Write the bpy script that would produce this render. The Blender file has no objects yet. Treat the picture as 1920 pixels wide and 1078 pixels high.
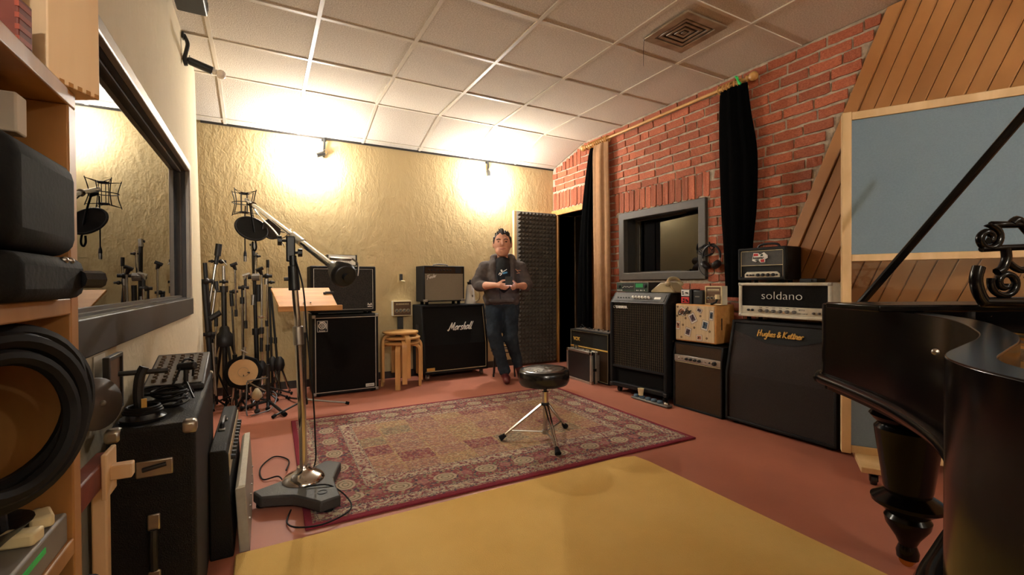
import bpy, bmesh, math, random
from mathutils import Vector, Matrix
random.seed(11)
PI = math.pi
SC = bpy.context.scene
COL = SC.collection

# ------------------------------------------------------------------ camera, world, exposure
EYE = 1.02
cam_d = bpy.data.cameras.new('camera')
cam_d.sensor_width = 36.0
cam_d.lens = 849.12 / 1920 * 36
cam_d.clip_start = 0.02
cam = bpy.data.objects.new('camera', cam_d)
COL.objects.link(cam)
yaw, pitch, roll = 0.5027, -0.0095, -0.0053
_f = Vector((math.sin(yaw) * math.cos(pitch), math.cos(yaw) * math.cos(pitch), math.sin(pitch)))
_r = Vector((math.cos(yaw), -math.sin(yaw), 0))
_u = _r.cross(_f)
_r2 = _r * math.cos(roll) + _u * math.sin(roll)
_u2 = -_r * math.sin(roll) + _u * math.cos(roll)
cam.matrix_world = Matrix(((_r2.x, _u2.x, -_f.x, 0), (_r2.y, _u2.y, -_f.y, 0), (_r2.z, _u2.z, -_f.z, EYE), (0, 0, 0, 1)))
SC.camera = cam
wd = bpy.data.worlds.new('world')
SC.world = wd
wd.use_nodes = True
wd.node_tree.nodes['Background'].inputs[0].default_value = (0.5, 0.45, 0.4, 1)
wd.node_tree.nodes['Background'].inputs[1].default_value = 0.02
SC.view_settings.view_transform = 'Standard'
SC.view_settings.look = 'None'
SC.view_settings.gamma = 1.0
SC.view_settings.use_curve_mapping = False
SC.view_settings.exposure = 1.70
LAMP_STRENGTH = 560.0      # the bare bulbs on the back wall
REAR_STRENGTH = (1050.0, 300.0)      # the bare bulbs on the front wall, behind the photographer
LAMP_COLOR = (1.0, 0.985, 0.96)

# ------------------------------------------------------------------ helpers
def s3(r, g, b):
    f = lambda c: (c / 255 / 12.92) if c / 255 <= 0.04045 else ((c / 255 + 0.055) / 1.055) ** 2.4
    return (f(r), f(g), f(b), 1.0)

MATS = {}
def mat(name, col, rough=0.55, metal=0.0, var=0.0, vscale=8.0, bump=0.0, bscale=60.0, spec=0.5, col2=None,
        rnd=0.0, stretch=(1, 1, 1), emit=None, coat=0.0, detail=3.0):
    """principled material with noise-driven colour variation and relief in object space"""
    if name in MATS:
        return MATS[name]
    m = bpy.data.materials.new(name)
    m.use_nodes = True
    nt = m.node_tree
    N, Lk = nt.nodes, nt.links
    b = N['Principled BSDF']
    b.inputs['Roughness'].default_value = rough
    b.inputs['Metallic'].default_value = metal
    b.inputs['Specular IOR Level'].default_value = spec
    b.inputs['Coat Weight'].default_value = coat
    b.inputs['Base Color'].default_value = col
    if emit:
        b.inputs['Emission Color'].default_value = emit[0]
        b.inputs['Emission Strength'].default_value = emit[1]
    tc = N.new('ShaderNodeTexCoord')
    mp = N.new('ShaderNodeMapping')
    mp.inputs['Scale'].default_value = stretch
    Lk.new(tc.outputs['Object'], mp.inputs['Vector'])
    last = None
    if var or col2:
        n = N.new('ShaderNodeTexNoise')
        n.inputs['Scale'].default_value = vscale
        n.inputs['Detail'].default_value = detail
        Lk.new(mp.outputs[0], n.inputs['Vector'])
        mx = N.new('ShaderNodeMix')
        mx.data_type = 'RGBA'
        c2 = col2 if col2 else tuple(max(0, c * (1 - var)) for c in col[:3]) + (1,)
        c1 = col if col2 else tuple(min(1, c * (1 + var)) for c in col[:3]) + (1,)
        rp = N.new('ShaderNodeMapRange')
        rp.inputs[1].default_value = 0.35
        rp.inputs[2].default_value = 0.65
        Lk.new(n.outputs['Fac'], rp.inputs[0])
        Lk.new(rp.outputs[0], mx.inputs['Factor'])
        mx.inputs[6].default_value = c1
        mx.inputs[7].default_value = c2
        last = mx.outputs[2]
    if rnd:
        oi = N.new('ShaderNodeObjectInfo')
        hs = N.new('ShaderNodeHueSaturation')
        mr = N.new('ShaderNodeMapRange')
        mr.inputs[3].default_value = 1 - rnd
        mr.inputs[4].default_value = 1 + rnd
        Lk.new(oi.outputs['Random'], mr.inputs[0])
        Lk.new(mr.outputs[0], hs.inputs['Value'])
        if last:
            Lk.new(last, hs.inputs['Color'])
        else:
            hs.inputs['Color'].default_value = col
        last = hs.outputs[0]
    if last:
        Lk.new(last, b.inputs['Base Color'])
    if bump:
        n2 = N.new('ShaderNodeTexNoise')
        n2.inputs['Scale'].default_value = bscale
        n2.inputs['Detail'].default_value = 4
        Lk.new(mp.outputs[0], n2.inputs['Vector'])
        bp = N.new('ShaderNodeBump')
        bp.inputs['Strength'].default_value = bump
        bp.inputs['Distance'].default_value = 0.01
        Lk.new(n2.outputs['Fac'], bp.inputs['Height'])
        Lk.new(bp.outputs[0], b.inputs['Normal'])
    MATS[name] = m
    return m

def link_parent(o, parent):
    if parent is not None:
        o.parent = parent
    return o

class MB:
    """collects simple shapes into one mesh"""
    def __init__(self):
        self.v, self.f = [], []
    def add(self, vs, fs, M=None):
        k = len(self.v)
        self.v += [tuple((M @ Vector(p))) if M is not None else tuple(p) for p in vs]
        self.f += [tuple(i + k for i in f) for f in fs]
        return self
    def box(self, x0, x1, y0, y1, z0, z1, M=None):
        vs = [(x0, y0, z0), (x1, y0, z0), (x1, y1, z0), (x0, y1, z0), (x0, y0, z1), (x1, y0, z1), (x1, y1, z1), (x0, y1, z1)]
        return self.add(vs, [(0, 3, 2, 1), (4, 5, 6, 7), (0, 1, 5, 4), (1, 2, 6, 5), (2, 3, 7, 6), (3, 0, 4, 7)], M)
    def frame(self, x0, x1, z0, z1, b, y0, y1, M=None):
        """rectangular ring in the xz plane"""
        o = [(x0, z0), (x1, z0), (x1, z1), (x0, z1)]
        i = [(x0 + b, z0 + b), (x1 - b, z0 + b), (x1 - b, z1 - b), (x0 + b, z1 - b)]
        vs = [(x, y0, z) for x, z in o] + [(x, y0, z) for x, z in i] + [(x, y1, z) for x, z in o] + [(x, y1, z) for x, z in i]
        fs = []
        for k in range(4):
            n = (k + 1) % 4
            fs += [(k, n, 4 + n, 4 + k), (8 + k, 12 + k, 12 + n, 8 + n), (k, 8 + k, 8 + n, n), (4 + k, 4 + n, 12 + n, 12 + k)]
        return self.add(vs, fs, M)
    def cyl(self, p0, p1, r0, r1=None, n=12):
        return self.tube([p0, p1], [r0, r0 if r1 is None else r1], n)
    def tube(self, pts, r, n=8, closed=False):
        P = [Vector(p) for p in pts]
        m = len(P)
        R = r if isinstance(r, (list, tuple)) else [r] * m
        vs, up = [], None
        for i in range(m):
            if closed:
                t = P[(i + 1) % m] - P[i - 1]
            else:
                t = P[min(i + 1, m - 1)] - P[max(i - 1, 0)]
            if t.length < 1e-9:
                t = Vector((0, 0, 1))
            t.normalize()
            if up is None:
                up = Vector((0, 0, 1)) if abs(t.z) < 0.9 else Vector((1, 0, 0))
            a = (up - t * up.dot(t))
            if a.length < 1e-6:
                a = t.orthogonal()
            a.normalize()
            up = a
            b = t.cross(a)
            for k in range(n):
                th = 2 * PI * k / n
                vs.append(P[i] + (a * math.cos(th) + b * math.sin(th)) * R[i])
        fs = []
        for i in range(m if closed else m - 1):
            j = (i + 1) % m
            for k in range(n):
                l = (k + 1) % n
                fs.append((i * n + k, i * n + l, j * n + l, j * n + k))
        if not closed:
            fs.append(tuple(range(n - 1, -1, -1)))
            fs.append(tuple((m - 1) * n + k for k in range(n)))
        return self.add(vs, fs)
    def lathe(self, prof, n=24, M=None):
        """profile of (r, z) turned about the z axis"""
        vs = []
        for r, z in prof:
            for k in range(n):
                th = 2 * PI * k / n
                vs.append((r * math.cos(th), r * math.sin(th), z))
        fs = []
        for i in range(len(prof) - 1):
            for k in range(n):
                l = (k + 1) % n
                fs.append((i * n + k, i * n + l, (i + 1) * n + l, (i + 1) * n + k))
        fs.append(tuple(range(n - 1, -1, -1)))
        fs.append(tuple((len(prof) - 1) * n + k for k in range(n)))
        return self.add(vs, fs, M)
    def prism(self, poly, a, b, axis='z', M=None):
        """polygon extruded from a to b along an axis; 2D points are the two other axes in xyz order"""
        def q(p, t):
            return {'z': (p[0], p[1], t), 'y': (p[0], t, p[1]), 'x': (t, p[0], p[1])}[axis]
        n = len(poly)
        vs = [q(p, a) for p in poly] + [q(p, b) for p in poly]
        fs = [tuple(range(n - 1, -1, -1)), tuple(range(n, 2 * n))]
        fs += [(k, (k + 1) % n, n + (k + 1) % n, n + k) for k in range(n)]
        return self.add(vs, fs, M)
    def ball(self, c, r, n=14, m=8, M=None):
        rx, ry, rz = r if isinstance(r, (tuple, list)) else (r, r, r)
        vs = [(c[0], c[1], c[2] - rz)]
        for i in range(1, m):
            ph = -PI / 2 + PI * i / m
            for k in range(n):
                th = 2 * PI * k / n
                vs.append((c[0] + rx * math.cos(ph) * math.cos(th), c[1] + ry * math.cos(ph) * math.sin(th), c[2] + rz * math.sin(ph)))
        vs.append((c[0], c[1], c[2] + rz))
        fs = [(0, 1 + (k + 1) % n, 1 + k) for k in range(n)]
        for i in range(m - 2):
            for k in range(n):
                l = (k + 1) % n
                fs.append((1 + i * n + k, 1 + i * n + l, 1 + (i + 1) * n + l, 1 + (i + 1) * n + k))
        e = len(vs) - 1
        fs += [(1 + (m - 2) * n + k, 1 + (m - 2) * n + (k + 1) % n, e) for k in range(n)]
        return self.add(vs, fs, M)
    def torus(self, c, nrm, R, r, n=24, m=8):
        a = Vector(nrm).normalized().orthogonal().normalized()
        b = Vector(nrm).normalized().cross(a)
        C = Vector(c)
        return self.tube([C + (a * math.cos(2 * PI * k / n) + b * math.sin(2 * PI * k / n)) * R for k in range(n)], r, m, True)
    def mesh(self, name, smooth=35):
        me = bpy.data.meshes.new(name)
        me.from_pydata(self.v, [], self.f)
        bm = bmesh.new()
        bm.from_mesh(me)
        bmesh.ops.recalc_face_normals(bm, faces=bm.faces)
        bm.to_mesh(me)
        bm.free()
        if smooth:
            me.polygons.foreach_set('use_smooth', [True] * len(me.polygons))
            me.set_sharp_from_angle(angle=math.radians(smooth))
        return me
    def build(self, name, m, parent=None, smooth=35, bevel=0.0, seg=2, loc=None, label=None):
        o = place(self.mesh(name, smooth), name, m, parent, loc)
        if bevel:
            md = o.modifiers.new('edge', 'BEVEL')
            md.width = bevel
            md.segments = seg
            md.limit_method = 'ANGLE'
            md.angle_limit = math.radians(40)
        if label:
            o['label'] = label
        return o

def place(me, name, m=None, parent=None, loc=None, rot=None, scale=None):
    o = bpy.data.objects.new(name, me)
    COL.objects.link(o)
    if m is not None and len(me.materials) == 0:
        me.materials.append(m)
    link_parent(o, parent)
    if loc is not None:
        o.location = loc
    if rot is not None:
        o.rotation_euler = rot
    if scale is not None:
        o.scale = scale
    return o

def thing(name, label, cat, loc=(0, 0, 0), rz=0.0, group=None):
    o = bpy.data.objects.new(name, None)
    COL.objects.link(o)
    o.empty_display_size = 0.1
    o.location = loc
    o.rotation_euler = (0, 0, rz)
    return tag(o, label, cat, group)

def tag(o, label, cat, group=None):
    o['label'] = label
    o['category'] = cat
    if group:
        o['group'] = group
    return o

def struct(o):
    o['kind'] = 'structure'
    return o

def dup(root, loc, rz=None, label=None):
    r = root.copy()
    COL.objects.link(r)
    r.location = loc
    if rz is not None:
        r.rotation_euler = (0, 0, rz)
    if label:
        r['label'] = label
    for ch in list(root.children):
        c = ch.copy()
        COL.objects.link(c)
        c.parent = r
        for g in list(ch.children):
            d = g.copy()
            COL.objects.link(d)
            d.parent = c
    return r

def bake(o):
    """turn the modifiers of an object into its mesh"""
    bpy.context.view_layer.update()
    dg = bpy.context.evaluated_depsgraph_get()
    me = bpy.data.meshes.new_from_object(o.evaluated_get(dg))
    o.modifiers.clear()
    o.data = me
    return o

def smooth_path(pts, k=4, closed=False):
    P = [Vector(p) for p in pts]
    n = len(P)
    out = []
    for i in range(n if closed else n - 1):
        if closed:
            a, b, c, d = P[i - 1], P[i], P[(i + 1) % n], P[(i + 2) % n]
        else:
            a, b, c, d = P[max(i - 1, 0)], P[i], P[i + 1], P[min(i + 2, n - 1)]
        for j in range(k):
            t = j / k
            out.append(0.5 * ((2 * b) + (c - a) * t + (2 * a - 5 * b + 4 * c - d) * t * t + (3 * b - a - 3 * c + d) * t ** 3))
    if not closed:
        out.append(P[-1])
    return out

def text(name, s, size, m, parent, loc, rot=(PI / 2, 0, 0), shear=0.0, bold=0.0, depth=0.001, align='LEFT', spacing=1.0, xs=1.0):
    cu = bpy.data.curves.new(name, 'FONT')
    cu.body = s
    cu.size = size
    cu.shear = shear
    cu.offset = bold
    cu.extrude = depth
    cu.align_x = align
    cu.space_character = spacing
    cu.resolution_u = 3
    o = bpy.data.objects.new(name, cu)
    COL.objects.link(o)
    bpy.context.view_layer.update()
    dg = bpy.context.evaluated_depsgraph_get()
    me = bpy.data.meshes.new_from_object(o.evaluated_get(dg))
    bpy.data.objects.remove(o)
    me.materials.clear()
    return place(me, name, m, parent, loc, rot, (xs, 1, 1))

SCRIPT = {  # joined handwriting: advance, strokes on a grid with x-height 1 and ascender 2
    'a': (1.0, [[(.85, .9), (.4, 1), (.05, .45), (.3, 0), (.7, .35), (.88, 1), (.82, .3), (1.05, .1)]]),
    'r': (.8, [[(0, .1), (.2, 1), (.12, 0)], [(.14, .5), (.42, 1), (.75, .85)]]),
    's': (.75, [[(.7, .85), (.38, 1), (.22, .7), (.6, .35), (.4, 0), (0, .12)]]),
    'h': (.95, [[(.4, 2), (.1, 0)], [(.15, .5), (.5, 1), (.7, .75), (.62, 0), (.92, .15)]]),
    'l': (.5, [[(.42, 2), (.15, .5), (.2, 0), (.5, .1)]]),
    'e': (.8, [[(.1, .4), (.65, .7), (.5, 1), (.15, .8), (.1, .2), (.4, 0), (.8, .2)]]),
    'n': (.95, [[(.15, 1), (.05, 0)], [(.08, .5), (.5, 1), (.7, .75), (.62, 0), (.92, .15)]]),
    'd': (1.0, [[(.75, .9), (.35, 1), (.05, .45), (.3, 0), (.65, .3)], [(1.05, 2), (.8, .3), (.95, .05)]]),
    'u': (.95, [[(.12, 1), (.08, .3), (.3, 0), (.65, .3), (.8, 1), (.74, .2), (.95, .1)]]),
    'g': (.95, [[(.8, .9), (.4, 1), (.05, .5), (.3, .05), (.68, .4), (.82, 1), (.62, -.7), (.3, -.95), (.05, -.6)]]),
    't': (.65, [[(.45, 1.7), (.15, .3), (.3, 0), (.65, .15)], [(0, 1.15), (.75, 1.2)]]),
    'f': (.7, [[(.75, 1.9), (.45, 2), (.3, 1), (.1, -.7)], [(0, .95), (.7, 1)]]),
    'M': (1.9, [[(-.2, .2), (.1, 0), (.6, 2), (.85, .4), (1.5, 2), (1.45, .3), (1.85, .1)]]),
    'F': (1.5, [[(.7, 1.8), (.3, 0), (0, .1)], [(.1, 1.7), (.6, 2), (1.8, 1.95)], [(.5, 1), (1.2, 1.05)]]),
    'H': (1.5, [[(.3, 2), (.05, -.2)], [(1.15, 2.1), (.9, 0)], [(0, .9), (1.2, 1.15)]]),
    'K': (1.5, [[(.25, 2), (.05, 0)], [(1.1, 1.9), (.3, .95), (.7, .3), (1.2, 0)]]),
    'C': (1.4, [[(1.3, 1.6), (1, 2.1), (.4, 1.7), (.05, .7), (.4, 0), (.9, .1), (1.3, .5)]]),
    '&': (1.3, [[(1.1, 0), (.3, 1.3), (.5, 1.7), (.8, 1.4), (.1, .5), (.4, 0), (1.1, .8)]]),
    ' ': (.5, []),
}
def script_text(name, s, x_height, m, parent, loc, thick=0.003, slant=0.25, rz=0.0, stretch=1.0):
    """pen-stroke lettering on a front that faces local -y"""
    b = MB()
    x = 0.0
    for ch in s:
        adv, strokes = SCRIPT[ch]
        for st in strokes:
            pts = [((x + p[0]) * stretch + p[1] * slant, p[1]) for p in st]
            pts = [(px * math.cos(rz) - pz * math.sin(rz), px * math.sin(rz) + pz * math.cos(rz)) for px, pz in pts]
            b.tube(smooth_path([(px * x_height, 0, pz * x_height) for px, pz in pts], 3), thick, 5)
        x += adv
    return b.build(name, m, parent, loc=loc)
# ------------------------------------------------------------------ materials
def stucco(name, c1, c2, bump=0.55):
    m = mat(name, c1, 0.9, var=0.0)
    nt = m.node_tree
    N, Lk = nt.nodes, nt.links
    b = N['Principled BSDF']
    b.inputs['Specular IOR Level'].default_value = 0.15
    tc = N.new('ShaderNodeTexCoord')
    mp = N.new('ShaderNodeMapping')
    mp.inputs['Scale'].default_value = (1, 1, 0.55)
    Lk.new(tc.outputs['Object'], mp.inputs['Vector'])
    n1 = N.new('ShaderNodeTexNoise')
    n1.inputs['Scale'].default_value = 3.0
    n1.inputs['Detail'].default_value = 5
    n2 = N.new('ShaderNodeTexNoise')
    n2.inputs['Scale'].default_value = 34.0
    n2.inputs['Detail'].default_value = 6
    n2.inputs['Distortion'].default_value = 1.2
    n3 = N.new('ShaderNodeTexNoise')
    n3.inputs['Scale'].default_value = 9.0
    n3.inputs['Detail'].default_value = 3
    n3.inputs['Distortion'].default_value = 0.8
    for n in (n1, n2, n3):
        Lk.new(mp.outputs[0], n.inputs['Vector'])
    mx = N.new('ShaderNodeMix')
    mx.data_type = 'RGBA'
    mx.inputs[6].default_value = c1
    mx.inputs[7].default_value = c2
    Lk.new(n1.outputs['Fac'], mx.inputs['Factor'])
    Lk.new(mx.outputs[2], b.inputs['Base Color'])
    ad = N.new('ShaderNodeMath')
    ad.operation = 'MULTIPLY_ADD'
    ad.inputs[1].default_value = 0.6
    Lk.new(n2.outputs['Fac'], ad.inputs[0])
    Lk.new(n3.outputs['Fac'], ad.inputs[2])
    bp = N.new('ShaderNodeBump')
    bp.inputs['Strength'].default_value = bump
    bp.inputs['Distance'].default_value = 0.02
    Lk.new(ad.outputs[0], bp.inputs['Height'])
    Lk.new(bp.outputs[0], b.inputs['Normal'])
    return m

def wood(name, c1, c2, stretch=(3, 30, 30), rough=0.45, rnd=0.0):
    return mat(name, c1, rough, vscale=1.0, col2=c2, stretch=stretch, rnd=rnd, bump=0.05, bscale=3.0, detail=5)

M_STUCCO = stucco('ochre stucco', s3(204, 182, 136), s3(190, 166, 120), 0.36)
M_STUCCO_L = stucco('cream stucco', s3(202, 189, 162), s3(190, 177, 148), 0.3)
M_PLASTER = mat('painted plaster', s3(196, 180, 150), 0.9, var=0.05, vscale=3, bump=0.1)
M_FLOOR = mat('red floor paint', s3(168, 104, 82), 0.5, var=0.07, vscale=2.2, bump=0.06, bscale=45, spec=0.35)
M_MORTAR = mat('grey mortar', s3(176, 160, 138), 0.95, var=0.18, vscale=22, bump=0.8, bscale=55)
M_BRICK = mat('red brick', s3(190, 110, 78), 0.72, vscale=14, col2=s3(158, 82, 56), rnd=0.22, bump=0.5, bscale=40, spec=0.35)
M_TILE = mat('mineral fibre tile', s3(226, 217, 203), 0.95, vscale=120, col2=s3(198, 186, 168), bump=0.35, bscale=150, spec=0.1, rnd=0.03)
M_TBAR = mat('painted ceiling bar', s3(212, 201, 182), 0.45, var=0.04)
M_PLANK = wood('varnished pine', s3(184, 132, 82), s3(160, 108, 62), (20, 1.6, 1.6), 0.32, 0.10)
M_BEECH = wood('birch ply', s3(214, 168, 106), s3(196, 146, 84), (12, 12, 3), 0.4)
M_BEECHE = wood('pale wood edge', s3(222, 190, 140), s3(202, 166, 112), (12, 12, 3), 0.5)
M_DESKWOOD = wood('honey beech', s3(206, 150, 84), s3(188, 130, 66), (3, 25, 25), 0.6)
M_OAK = wood('oak shelf', s3(172, 122, 66), s3(146, 98, 46), (14, 14, 2), 0.45)
M_REDWOOD = wood('stained box wood', s3(120, 50, 32), s3(96, 36, 24), (3, 20, 20), 0.5)
M_PALEWOOD = wood('pale box wood', s3(226, 196, 156), s3(212, 178, 136), (14, 14, 2), 0.6)
M_TOLEX = mat('black vinyl', s3(16, 15, 14), 0.6, bump=0.4, bscale=260, spec=0.25, var=0.15, vscale=60)
M_TOLEXG = mat('grey vinyl', s3(58, 56, 52), 0.55, bump=0.3, bscale=260, var=0.1, vscale=60)
M_TOLEXW = mat('cream vinyl', s3(206, 198, 176), 0.55, bump=0.25, bscale=260, var=0.05, vscale=40)
M_GRILLB = mat('black grille cloth', s3(20, 19, 18), 0.9, bump=0.5, bscale=420, var=0.3, vscale=240, spec=0.15)
M_GRILLBR = mat('brown grille cloth', s3(66, 50, 36), 0.9, bump=0.4, bscale=420, var=0.18, vscale=240, spec=0.15)
M_GRILLSIL = mat('silver grille cloth', s3(132, 122, 102), 0.75, bump=0.4, bscale=420, var=0.22, vscale=280)
M_GRILLDK = mat('charcoal grille cloth', s3(58, 52, 50), 0.9, bump=0.5, bscale=420, var=0.18, vscale=260, spec=0.15)
M_GRILLY = mat('olive woven grille', s3(78, 68, 50), 0.8, bump=0.5, bscale=300, var=0.2, vscale=200, spec=0.2)
M_CHROME = mat('chrome', s3(205, 202, 196), 0.14, 1.0, var=0.04, vscale=5)
M_STEEL = mat('brushed steel', s3(170, 166, 158), 0.35, 1.0, var=0.06, vscale=30)
M_ALU = mat('aluminium', s3(190, 184, 172), 0.4, 0.85, var=0.05, vscale=30)
M_BLACKM = mat('black enamel', s3(22, 22, 22), 0.4, bump=0.05, bscale=200, var=0.1, vscale=20)
M_BLACKP = mat('black plastic', s3(26, 26, 27), 0.45, bump=0.08, bscale=200, var=0.1, vscale=25)
M_RUBBER = mat('black rubber', s3(13, 13, 13), 0.8, spec=0.2, bump=0.1, bscale=150, var=0.1)
M_CABLE = mat('cable sheath', s3(11, 11, 11), 0.65, var=0.1, spec=0.25)
M_CABLEG = mat('grey cable sheath', s3(92, 94, 98), 0.5, var=0.1)
M_VINYL = mat('glossy seat vinyl', s3(20, 19, 18), 0.22, bump=0.12, bscale=30, var=0.1)
M_PIANO = mat('black piano lacquer', s3(6, 5, 5), 0.18, var=0.1, vscale=4, spec=0.22)
M_GOLD = mat('gilded iron', s3(190, 138, 62), 0.35, 0.8, var=0.12, vscale=25, bump=0.1, bscale=40)
M_BRASS = mat('brass', s3(200, 158, 84), 0.25, 1.0, var=0.05)
M_WHITE = mat('white print', s3(226, 222, 212), 0.6, var=0.03)
M_CREAM = mat('cream print', s3(222, 206, 160), 0.6, var=0.03)
M_GOLDP = mat('gold print', s3(206, 160, 76), 0.45, var=0.05)
M_RED = mat('red print', s3(190, 36, 34), 0.5, var=0.06)
M_BLUEP = mat('blue print', s3(86, 150, 186), 0.6, var=0.06)
M_GREEN = mat('dark green panel', s3(30, 56, 40), 0.45, var=0.1, vscale=30)
M_LCD = mat('green display', s3(40, 120, 70), 0.3, emit=(s3(50, 190, 90), 0.04), var=0.05)
M_BLUEFAB = mat('blue grey cloth', s3(122, 142, 156), 0.95, bump=0.25, bscale=380, var=0.04, vscale=120, spec=0.1)
M_BVELVET = mat('black velvet', s3(6, 6, 6), 1.0, bump=0.1, bscale=90, spec=0.02, var=0.2, vscale=30)
M_TANVEL = mat('tan velvet', s3(158, 120, 86), 0.85, bump=0.15, bscale=90, spec=0.2, var=0.07, vscale=20)
M_POLE = wood('turned pine', s3(214, 164, 96), s3(196, 144, 76), (20, 3, 20), 0.4)
M_FOAM = mat('acoustic foam', s3(78, 72, 64), 0.95, bump=0.3, bscale=140, var=0.1, spec=0.1)
M_FRAMEL = mat('grey window frame', s3(140, 130, 118), 0.4, 0.3, var=0.06, vscale=20)
M_FRAMEG = mat('bronze window frame', s3(66, 57, 47), 0.55, 0.0, var=0.06, vscale=20)
M_FRAMED = mat('dark window reveal', s3(40, 36, 32), 0.5, var=0.08)
M_VENT = mat('tarnished vent metal', s3(168, 150, 124), 0.42, 0.3, vscale=9, col2=s3(132, 112, 88))
M_VENTIN = mat('vent duct', s3(60, 48, 34), 0.8, var=0.2, vscale=30)
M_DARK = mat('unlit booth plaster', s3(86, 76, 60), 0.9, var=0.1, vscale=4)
M_BEIGE = mat('beige bakelite', s3(176, 158, 122), 0.28, var=0.05, vscale=10)
M_GREEN_TAPE = mat('green tape', s3(40, 190, 90), 0.5, var=0.1)
M_PAPER = mat('paper', s3(214, 206, 190), 0.9, var=0.04)
M_BROWNP = mat('brown control plate', s3(98, 68, 38), 0.5, var=0.1, vscale=30)
M_GREYP = mat('grey panel', s3(112, 106, 97), 0.55, 0.1, var=0.06)
M_MESHB = mat('nylon mesh', s3(22, 20, 18), 0.9, bump=0.3, bscale=400, var=0.15, vscale=100)
M_SKIN = mat('skin', s3(206, 148, 118), 0.55, var=0.05, vscale=30, bump=0.05, bscale=90)
M_HAIR = mat('dark brown hair', s3(38, 28, 22), 0.55, var=0.3, vscale=60, bump=0.5, bscale=120)
M_HOOD = mat('charcoal fleece', s3(84, 76, 72), 0.95, var=0.08, vscale=30, bump=0.35, bscale=22, spec=0.15)
M_TEE = mat('black cotton', s3(16, 16, 18), 0.9, bump=0.2, bscale=40, var=0.1)
M_JEAN = mat('dark denim', s3(46, 54, 62), 0.9, vscale=9, col2=s3(34, 40, 46), bump=0.35, bscale=26, spec=0.2)
M_BOOT = mat('oxblood leather', s3(84, 30, 28), 0.35, var=0.15, vscale=20, bump=0.1)
M_EYE = mat('eye', s3(40, 30, 26), 0.2, var=0.1)
M_LIP = mat('lips', s3(170, 100, 88), 0.5, var=0.05)
M_BULBOFF = mat('frosted bulb', s3(228, 214, 196), 0.25, var=0.02)

def glass_mat(name, tint, ior=1.5, rough=0.0, gain=1.0):
    m = bpy.data.materials.new(name)
    m.use_nodes = True
    N, Lk = m.node_tree.nodes, m.node_tree.links
    N.remove(N['Principled BSDF'])
    tr = N.new('ShaderNodeBsdfTransparent')
    tr.inputs[0].default_value = tint
    gl = N.new('ShaderNodeBsdfGlossy')
    gl.inputs['Roughness'].default_value = rough
    gl.inputs['Color'].default_value = (gain, gain, gain, 1)
    fr = N.new('ShaderNodeFresnel')
    fr.inputs['IOR'].default_value = ior
    mx = N.new('ShaderNodeMixShader')
    Lk.new(fr.outputs[0], mx.inputs[0])
    Lk.new(tr.outputs[0], mx.inputs[1])
    Lk.new(gl.outputs[0], mx.inputs[2])
    Lk.new(mx.outputs[0], N['Material Output'].inputs[0])
    return m
M_GLASS = glass_mat('booth glass', (0.80, 0.86, 0.82, 1), 1.9)
M_PLEXI = glass_mat('clear acrylic', (0.93, 0.93, 0.92, 1), 1.45)

def emit_mat(name, col, strength):
    m = bpy.data.materials.new(name)
    m.use_nodes = True
    N, Lk = m.node_tree.nodes, m.node_tree.links
    N.remove(N['Principled BSDF'])
    e = N.new('ShaderNodeEmission')
    e.inputs[0].default_value = tuple(col[:3]) + (1,)
    e.inputs[1].default_value = strength
    Lk.new(e.outputs[0], N['Material Output'].inputs[0])
    return m
M_BULB = emit_mat('lit bulb', LAMP_COLOR, LAMP_STRENGTH)
M_BULBR = [emit_mat('lit rear bulb', LAMP_COLOR, q) for q in REAR_STRENGTH]
M_SCREEN = emit_mat('phone screen', (0.62, 0.72, 1.0), 2.0)

# ------------------------------------------------------------------ the room
XR, YB, XL, CEIL = 3.33, 4.93, -0.45, 2.669
T = 0.6096
YBEND = 4.258
SLOPE_END = 2.492
YF = -2.45
struct(MB().box(-1.7, 4.6, YF - 0.2, YB + 0.2, -0.1, 0.0).build('floor', M_FLOOR, smooth=0))
struct(MB().box(-1.7, XR + 0.3, YB, YB + 0.15, 0, 2.75).build('wall_back', M_STUCCO, smooth=0))
struct(MB().box(-0.6, XR + 0.3, YB - 0.012, YB, 0, 0.075).build('baseboard_back', M_FRAMED, smooth=0))
struct(MB().box(-1.7, XR + 0.3, YF - 0.15, YF, 0, 2.8).build('wall_front', M_PLASTER, smooth=0))
struct(MB().box(-1.7, -1.6, 4.0, YB, 0, 2.8).build('wall_alcove', M_STUCCO, smooth=0))

# left wall with its opening; it leans in a little towards the floor
WY0, WY1, WZ0, WZ1, WEND = 1.0, 3.58, 0.93, 1.765, 4.28
b = MB()
for y0, y1, z0, z1 in ((YF, WY0, 0, 2.75), (WY0, WY1, 0, WZ0), (WY0, WY1, WZ1, 2.75), (WY1, WEND, 0, 2.75)):
    b.box(XL - 0.2, XL, y0, y1, z0, z1)
lean = lambda z: 0.045 * (1 - z / CEIL)
b.v = [(x + lean(z), y, z) for x, y, z in b.v]
struct(b.build('wall_left', M_STUCCO_L, smooth=0))
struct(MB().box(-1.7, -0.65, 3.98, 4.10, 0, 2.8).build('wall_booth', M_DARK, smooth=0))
struct(MB().box(-1.75, -1.62, YF, 4.0, 0, 2.8).build('wall_booth_far', M_DARK, smooth=0))
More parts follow.
